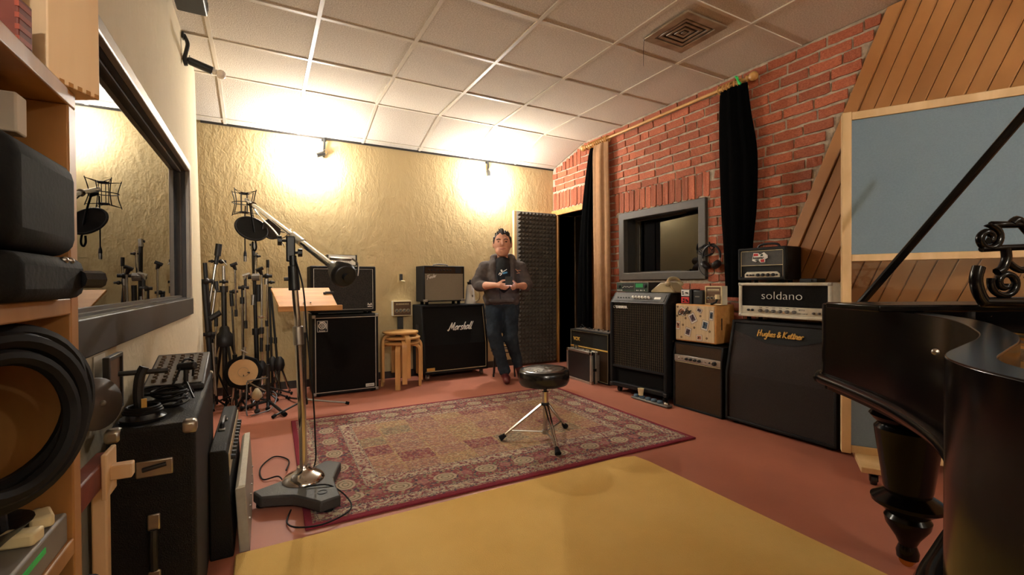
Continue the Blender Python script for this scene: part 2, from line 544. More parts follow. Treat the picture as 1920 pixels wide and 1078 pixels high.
# window of the left wall
win = struct(bpy.data.objects.new('window_1', None))
COL.objects.link(win)
RY = Matrix.Rotation(PI / 2, 4, 'Z')      # xz ring -> yz ring, local +y -> -x
def yz_frame(y0, y1, z0, z1, bw, xa, xb):
    return MB().frame(y0, y1, z0, z1, bw, -xb, -xa, Matrix(((0, -1, 0, 0), (1, 0, 0, 0), (0, 0, 1, 0), (0, 0, 0, 1))))
LX = XL + lean(1.35)
yz_frame(WY0 - 0.04, WY1 + 0.045, WZ0 - 0.085, WZ1 + 0.040, 0.05, LX - 0.01, LX + 0.020).build('window_frame', M_FRAMEL, win, bevel=0.006)
MB().box(LX - 0.01, LX + 0.026, WY0 - 0.04, WY1 + 0.045, WZ0 - 0.10, WZ0 + 0.004).build('window_sill', M_FRAMED, win, bevel=0.004)
yz_frame(WY0 + 0.0, WY1 + 0.0, WZ0, WZ1, 0.012, LX - 0.15, LX - 0.005).build('reveal', M_FRAMED, win)
yz_frame(WY0 + 0.01, WY1 - 0.01, WZ0 + 0.01, WZ1 - 0.01, 0.014, LX - 0.040, LX - 0.026).build('glazing_bead', M_FRAMEG, win)
for k, dx in enumerate((-0.036, -0.11)):
    MB().box(LX + dx - 0.004, LX + dx, WY0 + 0.01, WY1 - 0.01, WZ0 + 0.01, WZ1 - 0.01).build('pane', M_GLASS, win, smooth=0)

# right wall: mortar backing with openings, bricks proud of it
DY0, DY1, DZ = 4.13, 4.80, 1.885
RY0, RY1, RZ0, RZ1 = 2.62, 3.62, 1.085, 1.715
b = MB()
for y0, y1, z0, z1 in ((YF, RY0, 0, 2.8), (RY0, RY1, 0, RZ0), (RY0, RY1, RZ1, 2.8), (RY1, DY0, 0, 2.8), (DY0, DY1, DZ, 2.8), (DY1, YB + 0.15, 0, 2.8)):
    b.box(XR + 0.001, XR + 0.26, y0, y1, z0, z1)
wall_r = struct(b.build('wall_right', M_MORTAR, smooth=0))
ywood = lambda z: 1.304 + (2.671 - z) * (0.589 / 1.385)
ctop = lambda y: CEIL if y < YBEND else CEIL - (y - YBEND) / (YB - YBEND) * (CEIL - SLOPE_END)
SH, SB = 0.215, 0.074     # soldier bricks: height, pitch
bricks = []               # (y0, y1, z0, z1)
def blocked(y, z):
    if z > ctop(y) - 0.010 or y < ywood(z) + 0.01 or y > YB - 0.004:
        return True
    if DY0 - 0.05 < y < DY1 + 0.10 and z < DZ + 0.075 and z > 0:
        return True
    if RY0 - 0.045 < y < RY1 + 0.045 and RZ0 - 0.05 < z < RZ1 + 0.04:
        return True
    return False
def in_soldier(y, z):
    return (RY0 - 0.06 < y < RY1 + 0.10 and RZ1 + 0.03 < z < RZ1 + 0.03 + SH + 0.012) or \
           (DY0 - 0.1 < y < YB and DZ + 0.07 < z < DZ + 0.07 + SH + 0.012) or (4.33 < y < 4.72 and 2.43 < z < 2.66)
y = RY0 - 0.055
while y < RY1 + 0.09:
    bricks.append((y, y + SB - 0.013, RZ1 + 0.042, RZ1 + 0.03 + SH))
    y += SB
y = DY0 - 0.09
while y < YB - 0.06:
    bricks.append((y, y + SB - 0.013, DZ + 0.082, DZ + 0.07 + SH))
    y += SB
y = 4.34
while y < 4.70:
    bricks.append((y, y + SB - 0.013, 2.44, min(2.645, ctop(y + SB) - 0.012)))
    y += SB
CH, BL = 0.0785, 0.212
for r in range(34):
    z0 = r * CH + 0.006
    z1 = min(z0 + CH - 0.017, CEIL - 0.014)
    if z1 - z0 < 0.015:
        break
    zc = (z0 + z1) / 2
    y = 0.9 - (0.5 * BL if r % 2 else 0) + random.uniform(-0.03, 0.03)
    while y < YB:
        ln = BL * random.choice((1, 1, 1, 1, 0.94, 0.52 if random.random() < 0.35 else 1.04))
        a, e = y, y + ln - 0.014
        y += ln
        n = 24
        ok = []
        for k in range(n + 1):
            yy = a + (e - a) * k / n
            good = not blocked(yy, z1) and not blocked(yy, z0) and not in_soldier(yy, zc)
            ok.append(good)
        k = 0
        while k <= n:
            if ok[k]:
                j = k
                while j < n and ok[j + 1]:
                    j += 1
                ya, yb = a + (e - a) * k / n, a + (e - a) * j / n
                if yb - ya > 0.035:
                    bricks.append((ya, yb, z0, z1))
                k = j + 1
            k += 1
def brick_mesh(seed):
    rr = random.Random(seed)
    bm = bmesh.new()
    bmesh.ops.create_cube(bm, size=1.0)
    bmesh.ops.subdivide_edges(bm, edges=[e for e in bm.edges if abs(e.verts[0].co.y - e.verts[1].co.y) > 0.5], cuts=3)
    for v in bm.verts:
        v.co.x += rr.uniform(-0.12, 0.12)
        v.co.z += rr.uniform(-0.06, 0.06)
        v.co.y += rr.uniform(-0.015, 0.015)
    me = bpy.data.meshes.new('brick')
    bm.to_mesh(me)
    bm.free()
    return me
BM = [brick_mesh(k) for k in range(8)]
def rank(bk):
    y0, y1, z0, z1 = bk
    return 0 if z0 > 1.0 else 1
bricks.sort(key=lambda q: (rank(q), -(q[1] - q[0]) * (q[3] - q[2]) / (q[0] ** 2 + 10)))
rest = MB()
for i, (y0, y1, z0, z1) in enumerate(bricks):
    dx = random.uniform(-0.004, 0.004)
    if i < 300:
        o = place(BM[i % 8], 'brick', M_BRICK, wall_r, (XR + 0.008 + dx, (y0 + y1) / 2, (z0 + z1) / 2),
                  (random.uniform(-0.012, 0.012), 0, 0), (0.032, y1 - y0, z1 - z0))
    else:
        rest.box(XR - 0.008 + dx, XR + 0.02, y0, y1, z0, z1)
ro = rest.build('brick', M_BRICK, wall_r, smooth=0)
ro['kind'] = 'stuff'
print('BRICKS', len(bricks), sum(1 for q in bricks if rank(q) == 0))

# varnished tongue-and-groove planking on the near part of the right wall
planks = struct(bpy.data.objects.new('wall_planking', None))
COL.objects.link(planks)
PW = 0.0885
for k in range(40):
    ya = 1.304 - k * PW
    sl = 0.589 / 1.385
    pts = [(ya - PW + 0.004 + 2.671 * sl, 0.0), (ya + 2.671 * sl, 0.0), (ya + 0.005 * sl, 2.666), (ya - PW + 0.004 + 0.005 * sl, 2.666)]
    if pts[3][0] < YF + 0.02:
        break
    xf = XR - (0.035 if k == 0 else 0.022)
    MB().prism(pts, xf, XR + 0.0005, 'x').build('plank', M_PLANK, planks, bevel=0.004, seg=1)

# doorway in the right wall
lint = struct(bpy.data.objects.new('door_1', None))
COL.objects.link(lint)
MB().box(XR - 0.03, XR + 0.25, DY0 - 0.02, YB - 0.003, DZ + 0.0, DZ + 0.065).build('lintel', M_DESKWOOD, lint, bevel=0.004)
MB().box(XR - 0.02, XR + 0.25, DY1 - 0.0, DY1 + 0.045, 0, DZ).build('jamb', M_OAK, lint, bevel=0.004)
MB().box(XR - 0.02, XR + 0.25, DY0 - 0.045, DY0, 0, DZ).build('jamb', M_OAK, lint, bevel=0.004)
leaf = struct(bpy.data.objects.new('door_2', None))
COL.objects.link(leaf)
LY = 4.80
MB().box(2.705, 3.312, LY + 0.06, LY + 0.105, 0.012, 1.915).build('door_leaf', M_BEECHE, leaf, bevel=0.004)
def foam_sheet(x0, x1, z0, z1, nx, nz):
    b = MB()
    dx, dz = (x1 - x0) / nx, (z1 - z0) / nz
    for i in range(nx):
        for j in range(nz):
            xa, za = x0 + i * dx, z0 + j * dz
            b.add([(xa, LY + 0.035, za), (xa + dx, LY + 0.035, za), (xa + dx, LY + 0.035, za + dz), (xa, LY + 0.035, za + dz), (xa + dx / 2, LY + 0.010, za + dz / 2)],
                  [(0, 1, 4), (1, 2, 4), (2, 3, 4), (3, 0, 4)])
    b.box(x0, x1, LY + 0.035, LY + 0.06, z0, z1)
    return b
for z0, z1, nz in ((0.02, 0.96, 18), (0.965, 1.905, 18)):
    foam_sheet(2.742, 3.308, z0, z1, 11, nz).build('foam_panel', M_FOAM, leaf, smooth=0)
MB().tube([(2.735, LY + 0.055, 0.98), (2.735, LY + 0.01, 0.98), (2.80, LY - 0.012, 0.98)], 0.008).build('door_handle', M_BRASS, leaf)
# dark rooms behind the right wall
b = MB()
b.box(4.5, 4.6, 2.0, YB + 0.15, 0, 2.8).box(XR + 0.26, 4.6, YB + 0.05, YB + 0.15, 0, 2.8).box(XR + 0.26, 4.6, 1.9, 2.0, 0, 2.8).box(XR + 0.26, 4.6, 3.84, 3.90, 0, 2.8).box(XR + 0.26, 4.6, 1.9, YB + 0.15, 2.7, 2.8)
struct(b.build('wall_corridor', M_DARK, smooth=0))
# window of the right wall
win2 = struct(bpy.data.objects.new('window_2', None))
COL.objects.link(win2)
yz_frame(RY0 - 0.035, RY1 + 0.035, RZ0 - 0.04, RZ1 + 0.03, 0.075, XR - 0.03, XR + 0.03).build('window_frame', M_FRAMEG, win2, bevel=0.006)
yz_frame(RY0, RY1, RZ0, RZ1, 0.03, XR + 0.0, XR + 0.2).build('reveal', M_FRAMED, win2)
yz_frame(RY0 + 0.025, RY1 - 0.025, RZ0 + 0.025, RZ1 - 0.025, 0.025, XR + 0.145, XR + 0.175).build('glazing_bead', M_FRAMEG, win2)
pg = MB().box(-0.003, 0.003, -0.46, 0.46, -0.275, 0.275).build('pane', M_GLASS, win2, smooth=0, loc=(XR + 0.162, (RY0 + RY1) / 2, (RZ0 + RZ1) / 2))
pg.rotation_euler = (0, 0, math.radians(-6.5))

# ceiling: slab, lay-in tiles, bars; the last row dips down to the back wall
ceil = struct(MB().prism([(YF - 0.15, CEIL + 0.04), (YBEND, CEIL + 0.04), (YB + 0.1, SLOPE_END + 0.02), (YB + 0.1, 2.85), (YF - 0.15, 2.85)], -1.75, 3.6, 'x').build('ceiling', M_PLASTER, smooth=0))
xs = [XL - 0.16, -0.291] + [-0.291 + k * T for k in range(1, 6)] + [XR]
ys = [YBEND - k * T for k in range(0, 12)]
tile_cache = {}
def tile(w, d):
    k = (round(w, 3), round(d, 3))
    if k not in tile_cache:
        me = MB().box(-w / 2 + 0.010, w / 2 - 0.010, -d / 2 + 0.010, d / 2 - 0.010, 0.0, 0.018).mesh('ceiling_tile', 0)
        tile_cache[k] = me
    return tile_cache[k]
ang = math.atan2(CEIL - SLOPE_END, YB - YBEND)
for i in range(len(xs) - 1):
    w = xs[i + 1] - xs[i]
    for j in range(len(ys) - 1):
        if i == 6 and False:
            continue
        place(tile(w, T), 'ceiling_tile', M_TILE, ceil, ((xs[i] + xs[i + 1]) / 2, (ys[j] + ys[j + 1]) / 2, CEIL + 0.003 + random.uniform(0, 0.004)))
    for a0, a1 in ((0.0, T), (T, 0.70)):
        am = (a0 + a1) / 2
        place(tile(w, a1 - a0), 'ceiling_tile', M_TILE, ceil, ((xs[i] + xs[i + 1]) / 2, YBEND + am * math.cos(ang), CEIL + 0.003 - am * math.sin(ang)), (-ang, 0, 0))
bar_y = MB().box(-0.012, 0.012, YF, YBEND, -0.003, 0.006).mesh('runner', 0)
bar_s = MB().box(-0.012, 0.012, 0, 0.70, -0.003, 0.006).mesh('runner', 0)
for x in xs[1:-1]:
    place(bar_y, 'runner', M_TBAR, ceil, (x, 0, CEIL))
    place(bar_s, 'runner', M_TBAR, ceil, (x, YBEND, CEIL), (-ang, 0, 0))
bars = {}
for i in range(len(xs) - 1):
    w = round(xs[i + 1] - xs[i], 3)
    if w not in bars:
        bars[w] = MB().box(-w / 2 + 0.012, w / 2 - 0.012, -0.012, 0.012, -0.002, 0.006).mesh('cross_tee', 0)
    for y in ys:
        place(bars[w], 'cross_tee', M_TBAR, ceil, ((xs[i] + xs[i + 1]) / 2, y, CEIL))
    place(bars[w], 'cross_tee', M_TBAR, ceil, ((xs[i] + xs[i + 1]) / 2, YBEND + T * math.cos(ang), CEIL - T * math.sin(ang)), (-ang, 0, 0))
b = MB().box(XL - 0.03, XR, YB - 0.014, YB - 0.001, SLOPE_END - 0.012, SLOPE_END + 0.008)
struct(b.build('trim_1', M_FRAMED, smooth=0))

# ceiling vent
v = thing('ceiling_vent', 'square metal ceiling vent with nested louvres and a dangling wire', 'vent', (2.44, 2.072, CEIL - 0.004))
for k, (r, z0, z1) in enumerate(((0.185, -0.016, -0.001), (0.118, -0.012, -0.002), (0.082, -0.010, -0.001), (0.046, -0.008, -0.001))):
    bw = 0.055 if k == 0 else 0.020
    m4 = Matrix(((1, 0, 0, 0), (0, 0, 1, 0), (0, 1, 0, 0), (0, 0, 0, 1)))
    MB().frame(-r, r, -r, r, bw, z0, z1, m4).build('vent_frame' if k == 0 else 'louvre', M_VENT, v, bevel=0.003, seg=1)
MB().box(-0.13, 0.13, -0.13, 0.13, -0.002, 0.0).build('duct_plate', M_VENTIN, v, smooth=0)
MB().box(-0.016, 0.016, -0.016, 0.016, -0.010, -0.002).build('centre_plate', M_VENT, v, bevel=0.004)
MB().tube([(-0.183, 0.175, -0.010), (-0.185, 0.178, -0.09), (-0.184, 0.178, -0.19)], 0.0016, 5).build('dangling_wire', M_BLACKP, v)

# rugs
def rug_nodes():
    m = bpy.data.materials.new('persian rug pile')
    m.use_nodes = True
    nt = m.node_tree
    N, Lk = nt.nodes, nt.links
    bs = N['Principled BSDF']
    bs.inputs['Roughness'].default_value = 0.95
    bs.inputs['Specular IOR Level'].default_value = 0.1
    tc = N.new('ShaderNodeTexCoord')
    sp = N.new('ShaderNodeSeparateXYZ')
    Lk.new(tc.outputs['Object'], sp.inputs[0])
    def mth(op, a, b=None, c=None):
        n = N.new('ShaderNodeMath')
        n.operation = op
        for k, q in enumerate((a, b, c)):
            if q is None:
                continue
            if isinstance(q, (int, float)):
                n.inputs[k].default_value = q
            else:
                Lk.new(q, n.inputs[k])
        return n.outputs[0]
    def mixc(f, a, b):
        n = N.new('ShaderNodeMix')
        n.data_type = 'RGBA'
        for s, q in ((0, f), (6, a), (7, b)):
            if isinstance(q, (int, float)):
                n.inputs[s].default_value = q
            elif isinstance(q, tuple):
                n.inputs[s].default_value = q
            else:
                Lk.new(q, n.inputs[s])
        return n.outputs[2]
    ax = mth('SUBTRACT', 1.16, mth('ABSOLUTE', sp.outputs[0]))
    ay = mth('SUBTRACT', 0.84, mth('ABSOLUTE', sp.outputs[1]))
    ed = mth('MINIMUM', ax, ay)                       # distance from the edge
    def vor(scale, out='Distance', feat='F1', stretch=None):
        n = N.new('ShaderNodeTexVoronoi')
        n.inputs['Scale'].default_value = scale
        n.feature = feat
        Lk.new(tc.outputs['Object'], n.inputs['Vector'])
        return n.outputs[out]
    def noise(scale, d=3):
        n = N.new('ShaderNodeTexNoise')
        n.inputs['Scale'].default_value = scale
        n.inputs['Detail'].default_value = d
        Lk.new(tc.outputs['Object'], n.inputs['Vector'])
        return n.outputs['Fac']
    def ramp(f, stops):
        n = N.new('ShaderNodeValToRGB')
        n.color_ramp.interpolation = 'CONSTANT'
        e = n.color_ramp.elements
        e[0].position, e[0].color = stops[0][0], stops[0][1]
        e[1].position, e[1].color = stops[1][0], stops[1][1]
        for p, c in stops[2:]:
            k = e.new(p)
            k.color = c
        Lk.new(f, n.inputs[0])
        return n.outputs[0]
    wine, pink, cream, navy, gold, olive = s3(124, 56, 60), s3(160, 104, 96), s3(184, 168, 138), s3(78, 68, 78), s3(172, 138, 92), s3(130, 122, 92)
    cell = vor(15, 'Color')
    csep = N.new('ShaderNodeSeparateColor')
    Lk.new(cell, csep.inputs[0])
    small = vor(86, 'Color')
    ssep = N.new('ShaderNodeSeparateColor')
    Lk.new(small, ssep.inputs[0])
    # garden squares in the field
    ck = N.new('ShaderNodeTexBrick')
    mpn = N.new('ShaderNodeMapping')
    mpn.inputs['Scale'].default_value = (1, 1, 1)
    Lk.new(tc.outputs['Object'], mpn.inputs[0])
    Lk.new(mpn.outputs[0], ck.inputs['Vector'])
    ck.inputs['Scale'].default_value = 1.0
    ck.offset = 0.0
    ck.inputs['Brick Width'].default_value = 0.21
    ck.inputs['Row Height'].default_value = 0.17
    ck.inputs['Mortar Size'].default_value = 0.008
    ck.inputs['Color1'].default_value = (0, 0, 0, 1)
    ck.inputs['Color2'].default_value = (1, 1, 1, 1)
    ck.inputs['Mortar'].default_value = (0.5, 0.5, 0.5, 1)
    patch = ramp(ck.outputs['Color'], [(0.0, s3(168, 124, 96)), (0.22, s3(150, 104, 90)), (0.42, s3(172, 140, 96)), (0.62, s3(132, 68, 70)), (0.74, s3(160, 120, 98)), (0.9, s3(138, 126, 96))])
    motif = ramp(ssep.outputs[0], [(0.0, navy), (0.2, wine), (0.42, gold), (0.62, cream), (0.8, pink)])
    field = mixc(0.42, patch, motif)
    bord = ramp(ssep.outputs[1], [(0.0, s3(134, 66, 68)), (0.38, s3(120, 66, 70)), (0.56, navy), (0.68, s3(158, 120, 98)), (0.84, olive)])
    along = mixc(mth('LESS_THAN', ax, ay), sp.outputs[0], sp.outputs[1])
    def rosette(pitch, ra, re, off):
        u = mth('ABSOLUTE', mth('SUBTRACT', mth('FRACT', mth('DIVIDE', mth('ADD', along, 10 + off), pitch)), 0.5))
        du = mth('DIVIDE', mth('MULTIPLY', u, pitch), ra)
        dv = mth('DIVIDE', mth('ABSOLUTE', mth('SUBTRACT', ed, 0.205)), re)
        return mth('SQRT', mth('ADD', mth('MULTIPLY', du, du), mth('MULTIPLY', dv, dv)))
    rd = rosette(0.235, 0.062, 0.048, 0.0)
    bord = mixc(mth('MULTIPLY', mth('LESS_THAN', rd, 1.0), 0.72), bord, mixc(mth('GREATER_THAN', mth('FRACT', mth('MULTIPLY', rd, 2.6)), 0.62), cream, olive))
    rd2 = rosette(0.235, 0.030, 0.030, 0.1175)
    bord = mixc(mth('MULTIPLY', mth('LESS_THAN', rd2, 1.0), 0.6), bord, pink)
    ring = ramp(mth('FRACT', mth('MULTIPLY', vor(14), 2.5)), [(0.0, cream), (0.4, wine), (0.7, navy)])
    stripe = mixc(0.55, ring, ramp(ssep.outputs[2], [(0.0, cream), (0.5, pink), (0.75, wine)]))
    def band(a, b_):
        return mth('MULTIPLY', mth('GREATER_THAN', ed, a), mth('LESS_THAN', ed, b_))
    col = mixc(mth('GREATER_THAN', ed, 0.36), bord, field)
    for a, b_ in ((0.045, 0.10), (0.30, 0.36)):
        col = mixc(band(a, b_), col, stripe)
    for a, b_ in ((0.045, 0.058), (0.10, 0.114), (0.292, 0.303), (0.36, 0.372)):
        col = mixc(mth('MULTIPLY', band(a, b_), 0.8), col, mixc(mth('GREATER_THAN', noise(120), 0.5), cream, navy))
    col = mixc(mth('LESS_THAN', ed, 0.030), col, s3(124, 26, 44))
    g = mth('MULTIPLY_ADD', noise(160, 2), 0.5, 0.70)
    hs = N.new('ShaderNodeHueSaturation')
    Lk.new(col, hs.inputs['Color'])
    Lk.new(g, hs.inputs['Value'])
    hs.inputs['Saturation'].default_value = 0.92
    Lk.new(hs.outputs[0], bs.inputs['Base Color'])
    bp = N.new('ShaderNodeBump')
    bp.inputs['Strength'].default_value = 0.5
    bp.inputs['Distance'].default_value = 0.004
    Lk.new(noise(420), bp.inputs['Height'])
    Lk.new(bp.outputs[0], bs.inputs['Normal'])
    return m
r1 = MB().box(-1.16, 1.16, -0.84, 0.84, 0.0, 0.010).build('patterned_rug', rug_nodes(), None, bevel=0.004, loc=(1.318, 2.862, 0.0005))
r1.rotation_euler = (0, 0, math.radians(-1.0))
tag(r1, 'wine red patterned rug with floral border under the drum throne', 'rug')
M_YRUG = mat('mustard rug pile', s3(230, 192, 116), 0.95, vscale=1.6, col2=s3(216, 176, 100), bump=0.5, bscale=330, spec=0.1, detail=14)
YR = [(-0.10, 1.975), (1.80, 1.985), (1.885, 1.955), (1.90, 1.86), (1.86, 0.2), (1.84, -0.6), (-0.1, -0.6)]
r2 = MB().prism(YR, 0.0, 0.014).build('plain_rug', M_YRUG, None, bevel=0.006, loc=(0, 0, 0.0005))
tag(r2, 'plain mustard yellow rug lying beside the patterned rug', 'rug')
# ------------------------------------------------------------------ wall lamps
def bracket(t, m=M_BLACKM):
    """curved arm that comes down from the ceiling edge; local -y points into the room"""
    MB().tube(smooth_path([(0, -0.010, 0.0), (0.004, -0.030, -0.05), (0.0, -0.022, -0.11), (-0.006, -0.014, -0.16), (-0.004, -0.022, -0.20)], 4), 0.012, 8).build('arm', m, t)
    MB().box(-0.022, 0.022, -0.012, -0.001, -0.03, 0.012).build('wall_plate', m, t, bevel=0.003)
def wall_lamp(name, label, loc, rz, head, bulb_r, lit, group, long_head=False):
    t = thing(name, label, 'lamp', loc, rz, group)
    bracket(t)
    a, e = Vector(head[0]), Vector(head[1])
    d = (e - a).normalized()
    MB().ball(a, 0.022).build('joint', M_BLACKM, t)
    MB().cyl(a, e, 0.025, 0.025, 16).build('lamp_holder', M_BLACKM, t, bevel=0.003)
    MB().torus(a + Vector((0.02, 0, 0.02)), (0, 1, 0), 0.022, 0.003, 16, 6).build('ring', M_STEEL, t)
    nk = e + d * 0.022
    MB().cyl(e, nk, 0.016, 0.020, 12).build('bulb_neck', M_BULBOFF, t)
    MB().ball(nk + d * bulb_r * 0.9, bulb_r, 16, 10).build('bulb', lit, t)
    return t
wall_lamp('wall_lamp', 'lit bare bulb lamp on the back wall above the big bass speaker cabinet', (0.55, YB, SLOPE_END - 0.005), 0,
          [(-0.010, -0.035, -0.16), (-0.085, -0.075, -0.20)], 0.034, M_BULB, 'clamp lamps along the walls')
wall_lamp('wall_lamp', 'lit bare bulb lamp on the back wall above the standing man', (2.375, YB, SLOPE_END - 0.005), 0,
          [(0.0, -0.035, -0.13), (-0.012, -0.075, -0.205)], 0.034, M_BULB, 'clamp lamps along the walls')
wall_lamp('wall_lamp', 'unlit clamp lamp with black holder on the cream wall above the window', (XL + lean(2.5), 3.62, CEIL - 0.02), PI / 2,
          [(0.035, -0.035, -0.150), (0.03, -0.165, -0.190)], 0.030, M_BULBOFF, 'clamp lamps along the walls')
# the same lamps behind the photographer
wall_lamp('wall_lamp', 'lit bare bulb lamp on the front wall near the booth window', (-0.30, YF, CEIL - 0.02), PI,
          [(0.0, -0.035, -0.17), (0.0, -0.16, -0.25)], 0.034, M_BULBR[0], 'clamp lamps along the walls')
wall_lamp('wall_lamp', 'lit bare bulb lamp on the front wall near the pine planking', (2.3, YF, CEIL - 0.02), PI,
          [(0.0, -0.035, -0.17), (0.0, -0.16, -0.25)], 0.034, M_BULBR[1], 'clamp lamps along the walls')
# black loudspeaker hung high on the cream wall
t = thing('ceiling_speaker', 'small black speaker box hung under the ceiling on the cream wall', 'speaker', (XL + 0.16, 2.95, 2.565))
MB().box(-0.12, 0.025, -0.20, 0.20, 0.0, 0.10).build('body', M_BLACKP, t, bevel=0.008)
MB().box(-0.09, 0.0, -0.205, -0.199, 0.015, 0.085).build('grille', M_GRILLB, t)
MB().box(0.022, 0.030, 0.15, 0.19, 0.03, 0.06).build('badge', M_GREYP, t)
MB().box(-0.15, -0.118, -0.03, 0.03, 0.02, 0.09).build('bracket', M_STEEL, t)

# ------------------------------------------------------------------ curtain rail and curtains
RZ = 2.578
RX = XR - 0.062
t = thing('curtain_rod', 'long pine curtain rod with ball finials on the brick wall', 'curtain rod', (RX, 3.17, RZ))
MB().tube([(0, -0.98, 0), (0, 0.98, 0)], 0.0135, 12).build('pole', M_POLE, t)
for s in (-1, 1):
    fb = MB().lathe([(0.017, 0.0), (0.024, 0.006), (0.024, 0.018), (0.018, 0.026), (0.030, 0.04), (0.036, 0.058), (0.030, 0.078), (0.012, 0.09)], 18, Matrix.Rotation(-s * PI / 2, 4, 'X'))
    fb.build('finial', M_POLE, t, loc=(0, s * 0.98, 0), smooth=60)
    MB().cyl((0, s * 0.94, -0.005), (0.060, s * 0.94, -0.035), 0.013).ball((0.055, s * 0.94, -0.04), 0.024).build('bracket', M_POLE, t)
def ring_row(ys, tilt=0.0):
    for y in ys:
        MB().torus((0, 0, 0), (tilt, 1, 0), 0.033, 0.006, 20, 6).build('curtain_ring', M_POLE, t, loc=(0, y - 3.17, -0.008))
ring_row([4.09, 4.05, 4.01, 3.985, 3.95, 3.92, 3.885, 3.85, 3.815, 3.79], 0.15)
ring_row([2.24, 2.27, 2.31, 2.335, 2.37, 2.41], 0.2)
def curtain(name, label, prof, folds, amp, m, seed, wav=0.0):
    """hanging gathered cloth: prof = list of (z, centre_y, half width y, half depth x)"""
    rr = random.Random(seed)
    n = 96
    th0 = rr.uniform(0, 6)
    vs, fs = [], []
    P = smooth_path([(p[1], p[2], p[0]) for p in prof], 5)
    D = smooth_path([(p[3], 0, 0) for p in prof], 5)
    for q, d in zip(P, D):
        cy, hw, z = q
        hd = d[0]
        for k in range(n):
            th = 2 * PI * k / n
            f = 1 + amp * math.sin(folds * th + th0 + 0.5 * math.sin(z * 2.2 + seed)) + 0.25 * amp * math.sin((folds * 2 + 1) * th + z * wav)
            vs.append((RX - 0.004 + math.cos(th) * hd * f, cy + math.sin(th) * hw * (0.75 + 0.25 * f), z))
    m_ = len(P)
    for i in range(m_ - 1):
        for k in range(n):
            l = (k + 1) % n
            fs.append((i * n + k, i * n + l, (i + 1) * n + l, (i + 1) * n + k))
    fs.append(tuple(range(n - 1, -1, -1)))
    fs.append(tuple((m_ - 1) * n + k for k in range(n)))
    o = MB().add(vs, fs).build(name, m, None, smooth=80)
    return tag(o, label, 'curtain', 'curtains on the pine rod')
curtain('curtain', 'narrow black velvet curtain beside the doorway, tapered at its rings',
        [(0.03, 4.19, 0.12, 0.05), (0.9, 4.19, 0.115, 0.05), (1.6, 4.16, 0.085, 0.045), (2.1, 4.10, 0.07, 0.04), (2.45, 4.055, 0.045, 0.025), (2.535, 4.045, 0.025, 0.015)], 9, 0.14, M_BVELVET, 3)
curtain('curtain', 'tan velvet curtain hanging in deep folds beside the brick wall window',
        [(0.03, 3.87, 0.125, 0.05), (1.0, 3.87, 0.12, 0.055), (1.7, 3.88, 0.125, 0.055), (2.2, 3.89, 0.12, 0.05), (2.45, 3.895, 0.12, 0.042), (2.540, 3.89, 0.115, 0.03)], 5, 0.22, M_TANVEL, 5, 0.3)
curtain('curtain', 'black velvet curtain gathered at the end of the rod, bulging in the middle',
        [(0.9, 2.26, 0.10, 0.045), (1.3, 2.26, 0.12, 0.05), (1.6, 2.255, 0.145, 0.055), (2.0, 2.26, 0.155, 0.055), (2.3, 2.285, 0.135, 0.045), (2.5, 2.295, 0.12, 0.035), (2.55, 2.295, 0.115, 0.025)], 8, 0.10, M_BVELVET, 8)
b = MB()
b.tube(smooth_path([(-0.030, 2.26, 2.62), (-0.034, 2.235, 2.575), (-0.034, 2.215, 2.545), (-0.03, 2.235, 2.56), (-0.03, 2.245, 2.61)], 4), 0.008, 6)
b.v = [(x + RX, y, z) for x, y, z in b.v]
tag(b.build('tape_loop', M_GREEN_TAPE), 'scrap of bright green tape tied at the curtain rod end', 'tape')

# ------------------------------------------------------------------ amplifier helpers; local front faces -y, x runs along the front
def shell(t, w, d, h, m, rec=0.02, bw=0.022, bev=0.006, z0=0.0):
    b = MB().box(-w / 2, w / 2, rec, d, z0, h).frame(-w / 2, w / 2, z0, h, bw, 0.0, rec + 0.004)
    return b.build('body', m, t, bevel=bev)
def pipe_ring(t, x0, x1, z0, z1, y, m, r=0.003, name='piping'):
    return MB().frame(x0, x1, z0, z1, r * 2, y - r, y + r).build(name, m, t)
KN = {}
def knob(t, x, y, z, r=0.009, h=0.016, m=M_BLACKP, tilt=0.0, name='knob'):
    k = (round(r, 4), round(h, 4), m.name)
    if k not in KN:
        KN[k] = MB().lathe([(r, 0), (r, h * 0.55), (r * 0.75, h * 0.65), (r * 0.7, h)], 10, Matrix.Rotation(PI / 2, 4, 'X')).mesh('knob', 40)
    return place(KN[k], name, m, t, (x, y, z), (tilt, 0, 0))
def corners(t, w, d, h, s=0.03, m=M_STEEL, z0=0.0, only_front=True):
    for sx in (-1, 1):
        for zz, sz in ((z0, -1), (h, 1)):
            for yy, sy in (((0, -1),) if only_front else ((0, -1), (d, 1))):
                x0, x1 = sorted((sx * (w / 2 + 0.002), sx * (w / 2 - s)))
                ya, yb = sorted((yy + sy * 0.002, yy - sy * s))
                za, zb = sorted((zz + sz * 0.002, zz - sz * s))
                MB().box(x0, x1, ya, yb, za, zb).build('corner_guard', m, t, bevel=0.006)
def feet(t, w, d, r=0.016, h=0.02, z=0.0):
    for sx in (-1, 1):
        for yy in (0.05, d - 0.05):
            MB().cyl((sx * (w / 2 - 0.05), yy, z), (sx * (w / 2 - 0.05), yy, z + h), r).build('foot', M_RUBBER, t)
def caster(t, x, y, h=0.075, m=M_STEEL):
    MB().cyl((x - 0.012, y, h * 0.42), (x + 0.012, y, h * 0.42), h * 0.42, h * 0.42, 14).box(x - 0.022, x + 0.022, y - 0.02, y + 0.02, h - 0.008, h + 0.002).box(x - 0.018, x - 0.014, y - 0.012, y + 0.012, h * 0.3, h).box(x + 0.014, x + 0.018, y - 0.012, y + 0.012, h * 0.3, h).build('caster', m, t, bevel=0.001)
